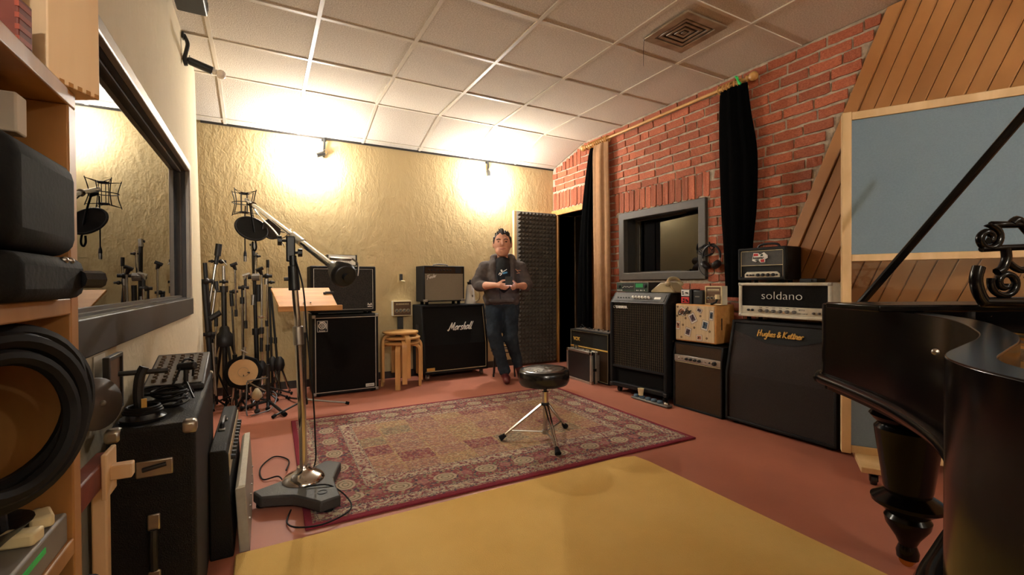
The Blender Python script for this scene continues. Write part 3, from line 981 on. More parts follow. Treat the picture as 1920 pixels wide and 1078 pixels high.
def strap_handle(t, x0, x1, y, z, m=M_BLACKP, hgt=0.03):
    MB().tube(smooth_path([(x0, y, z), (x0 + 0.02, y, z + hgt * 0.8), ((x0 + x1) / 2, y, z + hgt), (x1 - 0.02, y, z + hgt * 0.8), (x1, y, z)], 4), 0.008, 8).build('handle', m, t)
RIGHT = -PI / 2

# black flight case in front of the small combo amp
t = thing('flight_case', 'small black flight case with aluminium edges standing on the floor', 'case', (2.862, 3.785, 0.0), RIGHT - 0.03)
w, d, h = 0.435, 0.105, 0.325
MB().box(-w / 2 + 0.006, w / 2 - 0.006, 0.006, d - 0.006, 0.006, h - 0.006).build('body', M_BLACKP, t)
for y in (0.0, 0.055):
    MB().frame(-w / 2, w / 2, 0.0, h, 0.024, y, y + (0.026 if y == 0 else 0.05)).build('edge_rail', M_ALU, t, bevel=0.003)
corners(t, w, d, h, 0.034, M_CHROME, only_front=False)
MB().box(-0.05, 0.05, 0.035, 0.070, h, h + 0.012).build('latch', M_CHROME, t, bevel=0.003)
MB().box(0.12, 0.15, 0.02, 0.06, h, h + 0.010).build('latch', M_CHROME, t, bevel=0.003)
MB().tube([(-0.14, 0.05, h), (-0.14, 0.05, h + 0.03), (-0.08, 0.05, h + 0.03), (-0.08, 0.05, h)], 0.006).build('handle', M_BLACKP, t)
MB().box(w / 2 - 0.001, w / 2 + 0.004, 0.02, 0.07, 0.13, 0.16).build('latch', M_CHROME, t, bevel=0.002)

# small combo amp with gold bead line
t = thing('combo_amp', 'black combo amp with brown diamond cloth and gold bead behind the flight case', 'amplifier', (2.985, 3.775, 0.0), RIGHT, 'amplifiers along the brick wall')
w, d, h = 0.64, 0.205, 0.515
shell(t, w, d, h, M_TOLEX, 0.02, 0.018)
MB().box(-w / 2 + 0.018, w / 2 - 0.018, 0.012, 0.03, 0.34, h - 0.018).build('upper_panel', M_TOLEX, t)
MB().box(-w / 2 + 0.018, w / 2 - 0.018, 0.008, 0.03, 0.02, 0.33).build('grille', M_GRILLBR, t)
MB().box(-w / 2 + 0.012, w / 2 - 0.012, 0.000, 0.015, 0.328, 0.340).build('gold_bead', M_GOLDP, t)
pipe_ring(t, -w / 2 + 0.012, w / 2 - 0.012, 0.012, h - 0.012, 0.004, M_CREAM, 0.0025)
text('logo_lettering', 'VOX', 0.052, M_GOLDP, t, (-w / 2 + 0.05, 0.010, 0.395), bold=0.002)
MB().box(-w / 2 + 0.04, w / 2 - 0.04, 0.04, 0.15, h, h + 0.004).build('control_panel', M_GREYP, t)
for k in range(7):
    MB().lathe([(0.011, 0), (0.011, 0.012), (0.007, 0.020)], 10).build('knob', M_CHROME if k % 2 else M_BLACKP, t, loc=(-0.24 + 0.075 * k, 0.09, h + 0.003))
MB().tube(smooth_path([(-0.25, 0.10, h + 0.01), (-0.20, 0.07, h + 0.05), (-0.12, 0.06, h + 0.02), (-0.05, 0.1, h + 0.008)], 4), 0.004, 6).build('cable', M_CABLE, t)
feet(t, w, d, 0.014, -0.0)

# tall bass amp with woven grille
t = thing('bass_amp', 'tall black bass amp with woven grille and six white knobs', 'amplifier', (2.895, 2.985, 0.0), RIGHT + 0.11, 'amplifiers along the brick wall')
w, d, h = 0.62, 0.36, 0.93
MB().prism([(0.0, 0.06), (0.0, 0.835), (0.075, h), (d, h), (d, 0.06)], -w / 2, -w / 2 + 0.028, 'x').prism([(0.0, 0.06), (0.0, 0.835), (0.075, h), (d, h), (d, 0.06)], w / 2 - 0.028, w / 2, 'x').box(-w / 2, w / 2, 0.0, d, 0.06, 0.10).box(-w / 2, w / 2, 0.075, d, h - 0.025, h).box(-w / 2, w / 2, d - 0.03, d, 0.06, h).build('body', M_TOLEX, t, bevel=0.008)
MB().box(-w / 2 + 0.028, w / 2 - 0.028, 0.025, 0.05, 0.255, 0.825).build('grille_board', M_GRILLY, t)
gr = MB()
for k in range(26):
    z = 0.262 + k * 0.0216
    gr.box(-w / 2 + 0.030, w / 2 - 0.030, 0.0195, 0.026, z, z + 0.010)
gr.build('grille_weave', M_GRILLY, t, smooth=0)
gr = MB()
for k in range(28):
    x = -w / 2 + 0.036 + k * 0.0200
    gr.box(x, x + 0.006, 0.0175, 0.024, 0.258, 0.822)
gr.build('grille_weave', M_GRILLB, t, smooth=0)
MB().box(-w / 2 + 0.028, w / 2 - 0.028, 0.05, 0.09, 0.10, 0.255).build('port_recess', M_GRILLB, t)
MB().box(-w / 2 + 0.028, w / 2 - 0.028, 0.005, 0.05, 0.238, 0.258).build('port_lip', M_TOLEX, t, bevel=0.003)
sl = math.atan2(0.075, h - 0.835)
# control panel lies on the sloping front
cp = MB().box(-w / 2 + 0.020, w / 2 - 0.020, -0.004, 0.012, 0.004, 0.118).build('control_panel', M_TOLEXG, t, loc=(0, 0.004, 0.834))
cp.rotation_euler = (-sl, 0, 0)
MB().box(-w / 2 + 0.035, w / 2 - 0.035, -0.0075, -0.003, 0.022, 0.095).build('face_plate', M_TOLEXG, cp)
for k in range(6):
    knob(cp, -0.055 + k * 0.034, -0.006, 0.058, 0.012, 0.022, M_WHITE)
for k in range(5):
    knob(cp, -0.235 + k * 0.032, -0.006, 0.055, 0.005, 0.010, M_BLACKP, name='jack')
MB().box(0.17, 0.235, -0.0095, -0.006, 0.045, 0.068).build('badge', M_STEEL, cp)
text('logo_lettering', 'YAMAHA', 0.033, M_WHITE, t, (-w / 2 + 0.062, 0.013, 0.785), bold=0.001, depth=0.003)
MB().torus((-w / 2 + 0.045, 0.012, 0.797), (0, 1, 0), 0.010, 0.002, 16, 5).build('emblem', M_STEEL, t)
for sx in (-1, 1):
    for yy in (0.07, d - 0.06):
        caster(t, sx * (w / 2 - 0.06), yy, 0.058, M_BLACKM)
    MB().box(min(sx * (w / 2 + 0.003), sx * (w / 2 - 0.03)), max(sx * (w / 2 + 0.003), sx * (w / 2 - 0.03)), -0.003, 0.03, 0.057, 0.09).build('corner_guard', M_BLACKM, t, bevel=0.004)
MB().ball((w / 2 + 0.004, 0.10, 0.52), (0.006, 0.014, 0.014)).build('side_latch', M_CHROME, t)
# green effects unit on the bass amp
RA = RIGHT + 0.11
AX = Vector((math.cos(RA), math.sin(RA), 0)); AY = Vector((-math.sin(RA), math.cos(RA), 0))
on_amp = lambda x, y, z: tuple(Vector((2.895, 2.985, 0)) + AX * x + AY * y + Vector((0, 0, z)))
t = thing('effects_unit', 'black rack unit with green lit front standing on the tall bass amp', 'rack unit', on_amp(-0.118, 0.085, h), RA)
w2, d2, h2 = 0.36, 0.24, 0.092
MB().box(-w2 / 2, w2 / 2, 0.004, d2, 0.006, h2).build('body', M_BLACKP, t, bevel=0.003)
MB().box(-w2 / 2 - 0.004, w2 / 2 + 0.004, 0, 0.006, 0.004, h2).build('face_plate', M_GREEN, t, bevel=0.001)
pipe_ring(t, -w2 / 2 - 0.002, w2 / 2 + 0.002, 0.006, h2 - 0.002, 0.0, M_STEEL, 0.0012, 'edge_line')
MB().box(0.045, 0.125, -0.002, 0.002, 0.046, 0.080).build('display', M_LCD, t)
MB().box(-0.115, 0.02, -0.0015, 0.002, 0.028, 0.082).build('meter_window', M_BLACKP, t)
MB().tube([(-0.11, -0.003, 0.040), (-0.085, -0.003, 0.056), (-0.07, -0.003, 0.048), (-0.05, -0.003, 0.054), (-0.035, -0.003, 0.046)], 0.0016, 5).tube([(-0.03, -0.003, 0.045), (-0.01, -0.003, 0.056), (0.0, -0.003, 0.05), (0.015, -0.003, 0.055)], 0.0016, 5).build('trace_line', M_WHITE, t)
for x in (-0.168, -0.152, -0.135, -0.118, 0.055, 0.072, 0.098, 0.115, 0.14):
    MB().box(x - 0.003, x + 0.003, -0.004, 0.001, 0.014, 0.024).build('button', M_WHITE, t)
knob(t, -0.148, -0.001, 0.055, 0.016, 0.014)
knob(t, 0.15, -0.001, 0.058, 0.016, 0.014)
MB().box(0.028, 0.030, -0.002, 0.001, 0.008, 0.088).build('divider', M_STEEL, t)
# old telephone on the bass amp
t = thing('telephone', 'old beige dial telephone standing on the tall bass amp', 'telephone', on_amp(0.200, 0.10, h), RA)
MB().prism([(-0.12, 0.0), (-0.122, 0.018), (-0.02, 0.088), (0.045, 0.092), (0.09, 0.058), (0.115, 0.015), (0.115, 0.0)], 0.0, 0.15, 'y').build('body', M_BEIGE, t, bevel=0.012, seg=3)
MB().tube(smooth_path([(0.062, -0.012, 0.088), (0.058, 0.02, 0.118), (0.05, 0.075, 0.126), (0.058, 0.13, 0.118), (0.062, 0.162, 0.088)], 4), [0.014] * 17, 10).ball((0.066, -0.014, 0.078), (0.027, 0.022, 0.024)).ball((0.066, 0.164, 0.078), (0.027, 0.022, 0.024)).build('handset', M_BEIGE, t)
MB().lathe([(0.040, 0), (0.042, 0.006), (0.030, 0.010), (0.0, 0.011)], 24, Matrix.Translation((-0.068, 0.075, 0.056)) @ Matrix.Rotation(-0.60, 4, 'Y')).build('dial', M_ALU, t)
MB().tube(smooth_path([(0.09, -0.01, 0.06), (0.12, 0.0, 0.02), (0.13, 0.06, 0.004), (0.10, 0.16, 0.004)], 4), 0.004, 6).build('cord', M_BEIGE, t)

# brown combo amp with silver control strip
t = thing('combo_amp', 'dark brown combo amp with a silver knob strip under the patterned wooden amp', 'amplifier', (2.972, 2.413, 0.0), RIGHT, 'amplifiers along the brick wall')
w, d, h = 0.456, 0.27, 0.53
MB().prism([(0.0, 0.0), (0.0, 0.43), (0.018, h), (d, h), (d, 0.0)], -w / 2, -w / 2 + 0.016, 'x').prism([(0.0, 0.0), (0.0, 0.43), (0.018, h), (d, h), (d, 0.0)], w / 2 - 0.016, w / 2, 'x').box(-w / 2, w / 2, 0.018, d, h - 0.016, h).box(-w / 2, w / 2, 0, d, 0, 0.018).box(-w / 2 + 0.01, w / 2 - 0.01, 0.03, d, 0.01, h - 0.01).build('body', M_TOLEX, t, bevel=0.004)
MB().box(-w / 2 + 0.016, w / 2 - 0.016, 0.008, 0.032, 0.018, 0.372).build('grille', M_GRILLBR, t)
pipe_ring(t, -w / 2 + 0.010, w / 2 - 0.010, 0.010, 0.376, 0.006, M_CREAM, 0.0018)
MB().box(-w / 2 + 0.016, w / 2 - 0.016, 0.014, 0.034, 0.432, h - 0.014).build('upper_panel', M_GRILLBR, t)
cp = MB().box(-w / 2 + 0.014, w / 2 - 0.014, 0.0, 0.03, 0.380, 0.430).build('control_strip', M_ALU, t, bevel=0.002)
for x in (-0.165, -0.135, 0.085, 0.12):
    knob(t, x, 0.0, 0.405, 0.006, 0.007, M_CHROME, name='jack')
for x in (-0.09, -0.05, -0.01, 0.03):
    knob(t, x, 0.0, 0.405, 0.0115, 0.018)
knob(t, 0.165, 0.0, 0.405, 0.016, 0.020)
knob(t, 0.122, 0.0, 0.405, 0.006, 0.012)

# wooden amp with a print of postage stamps
t = thing('wooden_combo_amp', 'small wooden combo amp with postage stamp print on its front', 'amplifier', (2.992, 2.447, 0.53), RIGHT + 0.06, 'amplifiers along the brick wall')
w, d, h = 0.365, 0.25, 0.315
feet(t, w, d, 0.012, 0.016)
M_STRIPE = wood('striped maple', s3(208, 184, 146), s3(192, 166, 126), (90, 1, 1), 0.5)
b = MB().box(-w / 2, w / 2, 0.006, d, 0.014, h)
b.build('body', M_DESKWOOD, t, bevel=0.010, seg=3)
MB().box(-w / 2 + 0.010, w / 2 - 0.010, 0.0, 0.012, 0.024, h - 0.012).build('front_panel', M_STRIPE, t, bevel=0.002)
MB().box(w / 2 - 0.004, w / 2 + 0.0008, 0.075, 0.088, 0.12, 0.21).build('side_slot', M_BLACKP, t)
M_MAUVE = mat('stamp mauve', s3(104, 82, 92), 0.7, var=0.2, vscale=90)
M_BLUEST = mat('stamp blue', s3(72, 92, 108), 0.7, var=0.2, vscale=90)
M_PEACH = mat('stamp peach', s3(196, 132, 98), 0.7, var=0.2, vscale=90)
for x, z, sw, sh, r, mm in ((-0.115, 0.255, 0.055, 0.065, 0.45, M_PEACH), (-0.015, 0.205, 0.060, 0.078, -0.5, M_MAUVE), (0.095, 0.155, 0.058, 0.078, 0.22, M_BLUEST),
                            (-0.058, 0.092, 0.055, 0.070, 0.25, M_MAUVE), (0.045, 0.055, 0.05, 0.045, -0.05, M_PEACH), (-0.152, 0.138, 0.040, 0.068, 0.05, M_PEACH), (0.045, 0.270, 0.05, 0.035, 0.45, M_MAUVE), (0.150, 0.235, 0.035, 0.075, 0.1, M_BLUEST)):
    st = MB().box(-sw / 2, sw / 2, -0.0006, 0.0, -sh / 2, sh / 2).build('stamp', M_PAPER, t, loc=(x, -0.0005, z))
    st.rotation_euler = (0, r, 0)
    pipe_ring(st, -sw / 2, sw / 2, -sh / 2, sh / 2, -0.0008, M_MAUVE, 0.0008, 'stamp_border')
    MB().box(-sw * 0.33, sw * 0.33, -0.0014, -0.0004, -sh * 0.33, sh * 0.33).build('stamp_picture', mm, st)
    q = MB()
    rr = random.Random(int(x * 1000))
    for k in range(4):
        a = [(rr.uniform(-.3, .3) * sw, -0.0018, rr.uniform(-.3, .3) * sh) for _ in range(3)]
        q.tube(a, 0.0016, 4)
    q.build('stamp_drawing', M_GRILLDK, st)
for x, z in ((-0.155, 0.29), (-0.06, 0.285), (0.055, 0.225), (-0.105, 0.145), (0.0, 0.13), (0.11, 0.055), (-0.12, 0.045), (0.135, 0.11), (-0.16, 0.215), (-0.08, 0.20)):
    q = MB()
    for k in range(5):
        th = k * 2 * PI / 5 + x * 50
        q.ball((0.006 * math.cos(th), -0.0008, 0.006 * math.sin(th)), (0.0045, 0.0008, 0.0035), 8, 4)
    q.build('printed_leaf', M_BROWNP, t, loc=(x, 0, z))
script_text('logo_lettering', 'Crafter', 0.020, M_GRILLDK, t, (-0.148, -0.003, 0.222), 0.0028, 0.3, 0.18, 1.0)

# small boxes standing on the wooden amp
t = thing('direct_box', 'small two-tier box with white and red sockets on the wooden amp', 'box', (3.000, 2.535, 0.845), RIGHT + 0.06)
MB().box(-0.048, 0.048, 0.004, 0.12, 0.0, 0.118).build('body', M_BLACKP, t, bevel=0.003)
MB().box(-0.044, 0.03, 0.0, 0.006, 0.064, 0.114).build('white_plate', M_WHITE, t)
MB().box(-0.044, 0.03, 0.0, 0.006, 0.006, 0.056).build('red_plate', M_RED, t)
for x, z in ((-0.027, 0.096), (-0.025, 0.08), (0.004, 0.09), (0.016, 0.088), (-0.02, 0.038), (-0.022, 0.02), (0.006, 0.032), (0.016, 0.022)):
    knob(t, x, 0.001, z, 0.006, 0.010, name='socket')
t = thing('power_supply', 'plain black power supply box beside the red and white direct box', 'box', (3.015, 2.435, 0.845), RIGHT + 0.06)
MB().box(-0.040, 0.042, 0.0, 0.13, 0.0, 0.110).build('body', M_BLACKP, t, bevel=0.006)
MB().box(-0.022, 0.018, -0.001, 0.004, 0.056, 0.066).build('badge', M_GREYP, t)
def control_box(name, label, loc, rz, w, h, d=0.07):
    t = thing(name, label, 'control box', loc, rz, 'headphone control boxes')
    MB().box(-w / 2, w / 2, 0.006, d, 0, h).build('body', M_TOLEXW, t, bevel=0.004)
    MB().frame(-w / 2, w / 2, 0, h, 0.009, 0.0, 0.010).build('rim', M_CREAM, t, bevel=0.002)
    MB().box(-w / 2 + 0.009, w / 2 - 0.009, 0.003, 0.010, 0.009, h - 0.009).build('face_plate', M_BROWNP, t)
    for k in range(4):
        knob(t, -w * 0.30 + k * w * 0.2, 0.003, h * 0.36, w * 0.065, 0.016, M_GREYP)
        MB().torus((-w * 0.30 + k * w * 0.2, 0.002, h * 0.36), (0, 1, 0), w * 0.088, 0.0012, 16, 5).build('scale_ring', M_CREAM, t)
    MB().box(-w * 0.36, w * 0.36, 0.0018, 0.004, h * 0.735, h * 0.745).build('print_line', M_CREAM, t)
    for k in range(9):
        MB().box(-w * 0.34 + k * w * 0.078, -w * 0.29 + k * w * 0.078, 0.0018, 0.004, h * 0.77, h * 0.84).build('print_mark', M_CREAM, t)
    return t
control_box('headphone_box', 'brown control box with four knobs standing on the wooden amp', (3.045, 2.316, 0.845), RIGHT, 0.15, 0.145)
t = thing('adapter_plug', 'white plug with a short black cable lying on the wooden amp', 'plug', (3.005, 2.262, 0.845), RIGHT)
MB().box(-0.010, 0.012, 0.0, 0.03, 0.045, 0.08).build('plug_body', M_CREAM, t, bevel=0.003)
MB().tube(smooth_path([(0.0, 0.015, 0.045), (-0.01, 0.01, 0.02), (-0.04, 0.0, 0.008), (-0.05, 0.03, 0.006)], 4), 0.008, 6).build('cable', M_CABLE, t)

# slanted guitar cabinet
t = thing('guitar_cabinet', 'large slant-front speaker cabinet with charcoal cloth and gold script', 'speaker cabinet', (2.972, 1.788, 0.0), RIGHT + 0.012, 'amplifiers along the brick wall')
w, d, h = 0.738, 0.32, 0.742
zb, sy = 0.36, 0.085
prof = [(0, 0.018), (0, zb), (sy, h), (d, h), (d, 0.018)]
MB().prism(prof, -w / 2, -w / 2 + 0.022, 'x').prism(prof, w / 2 - 0.022, w / 2, 'x').box(-w / 2, w / 2, sy, d, h - 0.022, h).box(-w / 2, w / 2, 0, d, 0.018, 0.04).prism([(0.03, 0.03), (0.03, zb), (sy + 0.03, h - 0.01), (d, h - 0.01), (d, 0.03)], -w / 2 + 0.01, w / 2 - 0.01, 'x').build('body', M_TOLEX, t, bevel=0.006)
MB().box(-w / 2 + 0.022, w / 2 - 0.022, 0.012, 0.04, 0.04, zb).build('lower_grille', M_GRILLDK, t)
sa = math.atan2(sy, h - zb)
up = MB().prism([(0.012, zb), (0.012 + sy * 0.945, h - 0.022), (0.05 + sy, h - 0.022), (0.05, zb)], -w / 2 + 0.022, w / 2 - 0.022, 'x').build('upper_grille', M_GRILLDK, t)
yv = lambda z: 0.012 + (z - zb) / (h - zb) * sy
vpoly = [(-w / 2 + 0.024, h - 0.024), (w / 2 - 0.024, h - 0.024), (w / 2 - 0.024, h - 0.075), (0.10, h - 0.145), (-0.10, h - 0.145), (-w / 2 + 0.024, h - 0.075)]
vb = MB()
n = len(vpoly)
vb.add([(x, yv(z) - 0.004, z) for x, z in vpoly] + [(x, yv(z) + 0.004, z) for x, z in vpoly], [tuple(range(n)), tuple(range(2 * n - 1, n - 1, -1))] + [(k, (k + 1) % n, n + (k + 1) % n, n + k) for k in range(n)])
vb.build('name_panel', M_TOLEX, t)
lg = script_text('logo_lettering', 'Hughes & Kettner', 0.021, M_GOLDP, t, (-0.165, yv(h - 0.095) - 0.009, h - 0.098), 0.0042, 0.2, 0, 1.02)
for sx in (-1, 1):
    for yy in (0.05, d - 0.05):
        MB().cyl((sx * (w / 2 - 0.06), yy, 0), (sx * (w / 2 - 0.06), yy, 0.02), 0.018).build('foot', M_RUBBER, t)
# wide cream amp head
t = thing('amp_head', 'wide cream amp head with black grille and row of grey knobs', 'amplifier', (3.062, 1.805, 0.742), RIGHT + 0.01, 'amplifiers along the brick wall')
w, d, h = 0.615, 0.24, 0.272
feet(t, w, d, 0.014, 0.034)
shell(t, w, d, h, M_TOLEXW, 0.025, 0.020, 0.006, 0.030)
MB().box(-w / 2 + 0.018, w / 2 - 0.018, 0.014, 0.03, 0.108, h - 0.018).build('grille', M_GRILLB, t)
cp = MB().box(-w / 2 + 0.018, w / 2 - 0.018, 0.010, 0.03, 0.046, 0.107).build('control_strip', M_TOLEXW, t, bevel=0.002)
text('logo_lettering', 'soldano', 0.080, M_WHITE, t, (-0.145, 0.012, 0.157), bold=-0.0016, depth=0.002, xs=1.12)
text('lettering', 'SP77 II', 0.014, M_GRILLDK, t, (0.110, 0.0095, 0.086), depth=0.0003)
text('lettering', 'SUPER LEAD 60', 0.010, M_GRILLDK, t, (0.100, 0.0095, 0.064), depth=0.0003)
for x in (-0.235, -0.205):
    knob(t, x, 0.010, 0.078, 0.009, 0.012, name='jack')
for k in range(6):
    knob(t, -0.145 + k * 0.046, 0.010, 0.076, 0.0125, 0.020, M_GREYP)
    MB().box(-0.155 + k * 0.046, -0.135 + k * 0.046, 0.0092, 0.011, 0.097, 0.1).build('print_mark', M_GRILLDK, t)
for x in (0.205, 0.238):
    knob(t, x, 0.010, 0.074, 0.008, 0.016, M_GREYP)
knob(t, 0.270, 0.010, 0.074, 0.010, 0.014)
corners(t, w, d, h, 0.022, M_ALU, 0.030, False)
# small black amp head with emblem
t = thing('amp_head', 'small black amp head with red and white emblem on the cream head', 'amplifier', (3.085, 1.960, 1.014), RIGHT + 0.03, 'amplifiers along the brick wall')
w, d, h = 0.345, 0.20, 0.250
feet(t, w, d, 0.014, 0.022)
shell(t, w, d, h, M_TOLEX, 0.018, 0.022, 0.008, 0.018)
MB().box(-w / 2 + 0.022, w / 2 - 0.022, 0.010, 0.022, 0.125, h - 0.022).build('upper_panel', M_TOLEXG, t)
MB().box(-w / 2 + 0.022, w / 2 - 0.022, 0.012, 0.022, 0.036, 0.125).build('lower_panel', M_TOLEX, t)
pipe_ring(t, -w / 2 + 0.020, w / 2 - 0.020, 0.036, h - 0.022, 0.008, M_CREAM, 0.0016)
MB().box(-w / 2 + 0.022, w / 2 - 0.022, 0.006, 0.012, 0.122, 0.1255).build('piping', M_CREAM, t)
cp = MB().prism([(-0.122, 0.032), (0.128, 0.032), (0.128, 0.062), (0.110, 0.078), (-0.105, 0.078), (-0.122, 0.062)], 0.004, 0.014, 'y').build('control_strip', M_TOLEXW, t, bevel=0.002)
for x in (-0.10, -0.075, -0.055):
    knob(t, x, 0.004, 0.054, 0.007, 0.012, name='jack')
for k in range(4):
    knob(t, -0.020 + k * 0.036, 0.004, 0.055, 0.0115, 0.018)
knob(t, 0.112, 0.004, 0.056, 0.006, 0.010)
em = MB().prism([(-0.055, -0.02), (-0.05, 0.01), (-0.045, 0.035), (-0.01, 0.032), (0.0, 0.02), (0.03, 0.036), (0.055, 0.015), (0.056, -0.004), (0.036, -0.014), (0.038, -0.034), (0.008, -0.036), (-0.01, -0.018), (-0.03, -0.03)], 0.0045, 0.010, 'y').build('emblem', M_WHITE, t, loc=(-0.01, 0, 0.178))
MB().prism([(-0.046, 0.012), (-0.042, 0.030), (-0.012, 0.028), (-0.01, 0.012)], 0.0035, 0.006, 'y').build('emblem_red', M_RED, em)
MB().prism([(0.006, -0.014), (0.032, -0.012), (0.034, -0.031), (0.010, -0.033)], 0.0035, 0.006, 'y').build('emblem_red', M_RED, em)
MB().prism([(0.002, 0.010), (0.014, 0.026), (0.026, 0.022), (0.022, 0.010)], 0.0035, 0.006, 'y').build('emblem_green', M_GREEN, em)
MB().prism([(-0.03, -0.012), (-0.002, -0.012), (-0.012, -0.020), (-0.028, -0.024)], 0.0035, 0.006, 'y').build('emblem_green', M_GREEN, em)
text('lettering', 'lonestar', 0.024, M_TOLEX, em, (-0.05, 0.0035, -0.008), shear=0.2, bold=0.0006, depth=0.0006)
strap_handle(t, -0.08, 0.08, 0.10, h)
t = thing('pedal_box', 'low black box lying on the cream amp head beside the small head', 'box', (3.12, 1.66, 1.0145), RIGHT)
MB().box(-0.055, 0.055, 0, 0.10, 0, 0.026).build('body', M_BLACKP, t, bevel=0.004)
knob(t, 0.02, 0.0, 0.013, 0.006, 0.01)

# headphones hung on the brick wall
t = thing('headphones', 'black headphones with tangled cable hung on the brick wall', 'headphones', (3.285, 2.515, 1.20), RIGHT)
arc = [(0.085 * math.cos(a), 0, 0.035 + 0.095 * math.sin(a)) for a in [PI * (-0.05 + 1.1 * k / 16) for k in range(17)]]
MB().tube(arc, 0.009, 8).build('headband', M_BLACKP, t)
for s in (-1, 1):
    MB().lathe([(0.028, -0.02), (0.042, -0.012), (0.044, 0.0), (0.038, 0.014), (0.02, 0.02)], 20, Matrix.Translation((s * 0.052, -0.004, -0.035)) @ Matrix.Rotation(s * 0.7, 4, 'Y') @ Matrix.Rotation(PI / 2, 4, 'Y')).build('ear_cup', M_BLACKP, t, smooth=50)
    MB().tube([(s * 0.085, 0, 0.03), (s * 0.075, 0, -0.01)], 0.007).build('yoke', M_STEEL, t)
MB().tube([(0.0, 0.035, 0.14), (0.0, -0.02, 0.135), (0.0, -0.025, 0.155)], 0.007).build('wall_hook', M_BLACKM, t)
cb = MB()
rr = random.Random(4)
for k in range(4):
    c = [(-0.05 + rr.uniform(-.03, .03) + 0.075 * math.cos(a) * rr.uniform(.8, 1.1), 0.005 - 0.004 * k, 0.09 + 0.05 * math.sin(a) * rr.uniform(.7, 1.1)) for a in [2 * PI * j / 10 for j in range(10)]]
    cb.tube(smooth_path(c, 3, True), 0.0028, 5, True)
cb.tube(smooth_path([(0.03, -0.005, -0.07), (0.02, 0, -0.115), (-0.06, 0.0, -0.125), (-0.12, 0.0, -0.06), (-0.135, 0.0, 0.05)], 5), 0.0028, 5)
cb.build('cable', M_CABLE, t)

# strip of pedals on the floor, with a paper cup
t = thing('pedal_strip', 'low strip of small blue glinting pedals on the floor by the bass amp', 'pedalboard', (2.838, 2.79, 0.0), RIGHT + 0.02)
MB().box(-0.20, 0.20, 0.0, 0.07, 0.004, 0.020).build('base', M_GREYP, t, bevel=0.006)
for k in range(6):
    MB().lathe([(0.024, 0), (0.026, 0.010), (0.018, 0.022), (0.0, 0.025)], 12).build('foot_switch', MATS['stamp blue'] if k != 5 else M_CHROME, t, loc=(-0.165 + k * 0.066, 0.034, 0.019), smooth=60)
t = thing('paper_cup', 'small cream paper cup standing on the pedal strip', 'cup', (2.860, 2.895, 0.0445))
MB().lathe([(0.020, 0), (0.026, 0.055), (0.028, 0.058), (0.024, 0.058), (0.019, 0.006)], 18).build('cup_wall', M_CREAM, t, smooth=50)
# ------------------------------------------------------------------ acoustic screen on wheels
GA = math.atan2(-0.86, 0.52)
t = thing('acoustic_screen', 'tall wheeled screen with blue-grey cloth panels in a pale wood frame', 'screen', (2.798, 1.302, 0.0), GA)
GW, GH = 1.02, 1.935
MB().box(-0.012, 0.030, -0.03, 0.03, 0.085, GH).build('post', M_BEECHE, t, bevel=0.003)
MB().box(GW - 0.03, GW + 0.012, -0.03, 0.03, 0.085, GH).build('post', M_BEECHE, t, bevel=0.003)
for z0, z1 in ((GH - 0.045, GH - 0.002), (1.128, 1.165), (0.545, 0.585), (0.090, 0.130)):
    MB().box(0.030, GW - 0.03, -0.028, 0.028, z0, z1).build('rail', M_BEECHE, t, bevel=0.003)
MB().box(0.028, GW - 0.028, -0.018, 0.018, 1.163, GH - 0.043).build('cloth_panel', M_BLUEFAB, t, bevel=0.004)
MB().box(0.028, GW - 0.028, -0.018, 0.018, 0.128, 0.547).build('cloth_panel', M_BLUEFAB, t, bevel=0.004)
MB().box(0.030, GW - 0.030, -0.003, 0.003, 0.585, 1.128).build('clear_panel', M_PLEXI, t, smooth=0)
for x in (0.10, GW - 0.10):
    MB().box(x - 0.055, x + 0.055, -0.24, 0.24, 0.062, 0.092).build('foot_board', M_BEECHE, t, bevel=0.004)
    for y in (-0.20, 0.20):
        caster(t, x, y, 0.062, M_BLACKM)

# ------------------------------------------------------------------ grand piano
t = thing('grand_piano', 'black lacquered grand piano with open top and turned legs', 'piano', (0, 0, 0))
near = [(1.93, 0.975), (1.79, 0.795), (1.61, 0.60), (1.38, 0.425), (1.12, 0.312), (0.972, 0.268), (0.83, 0.246), (0.715, 0.226), (0.64, 0.185), (0.575, 0.115), (0.50, 0.0), (0.41, -0.16), (0.32, -0.36), (0.25, -0.55)]
nearp = smooth_path([(x, y, 0) for x, y in near], 5)
far = smooth_path([(1.00, -1.40, 0), (1.6, -0.5, 0), (2.26, 0.52, 0), (2.31, 0.66, 0), (2.26, 0.83, 0), (2.14, 0.955, 0), (2.0, 1.005, 0)], 5)
outline = [(p[0], p[1]) for p in nearp] + [(p[0], p[1]) for p in far]
def inset(poly, dd):
    n = len(poly)
    ar = sum(poly[i - 1][0] * poly[i][1] - poly[i][0] * poly[i - 1][1] for i in range(n))
    s = 1 if ar > 0 else -1
    out = []
    for i in range(n):
        a, b_, c = Vector(poly[i - 1]), Vector(poly[i]), Vector(poly[(i + 1) % n])
        d1, d2 = (b_ - a).normalized(), (c - b_).normalized()
        nn = Vector((-d1.y - d2.y, d1.x + d2.x))
        nn = nn.normalized() * s if nn.length > 1e-6 else Vector((0, 0))
        out.append((b_.x + nn.x * dd, b_.y + nn.y * dd))
    return out
inner = inset(outline, 0.045)
def ring_prism(po, pi, z0, z1):
    n = len(po)
    vs = [(x, y, z0) for x, y in po] + [(x, y, z1) for x, y in po] + [(x, y, z0) for x, y in pi] + [(x, y, z1) for x, y in pi]
    fs = []
    for k in range(n):
        l = (k + 1) % n
        fs += [(k, l, n + l, n + k), (2 * n + k, 3 * n + k, 3 * n + l, 2 * n + l), (n + k, n + l, 3 * n + l, 3 * n + k), (k, 2 * n + k, 2 * n + l, l)]
    return MB().add(vs, fs)
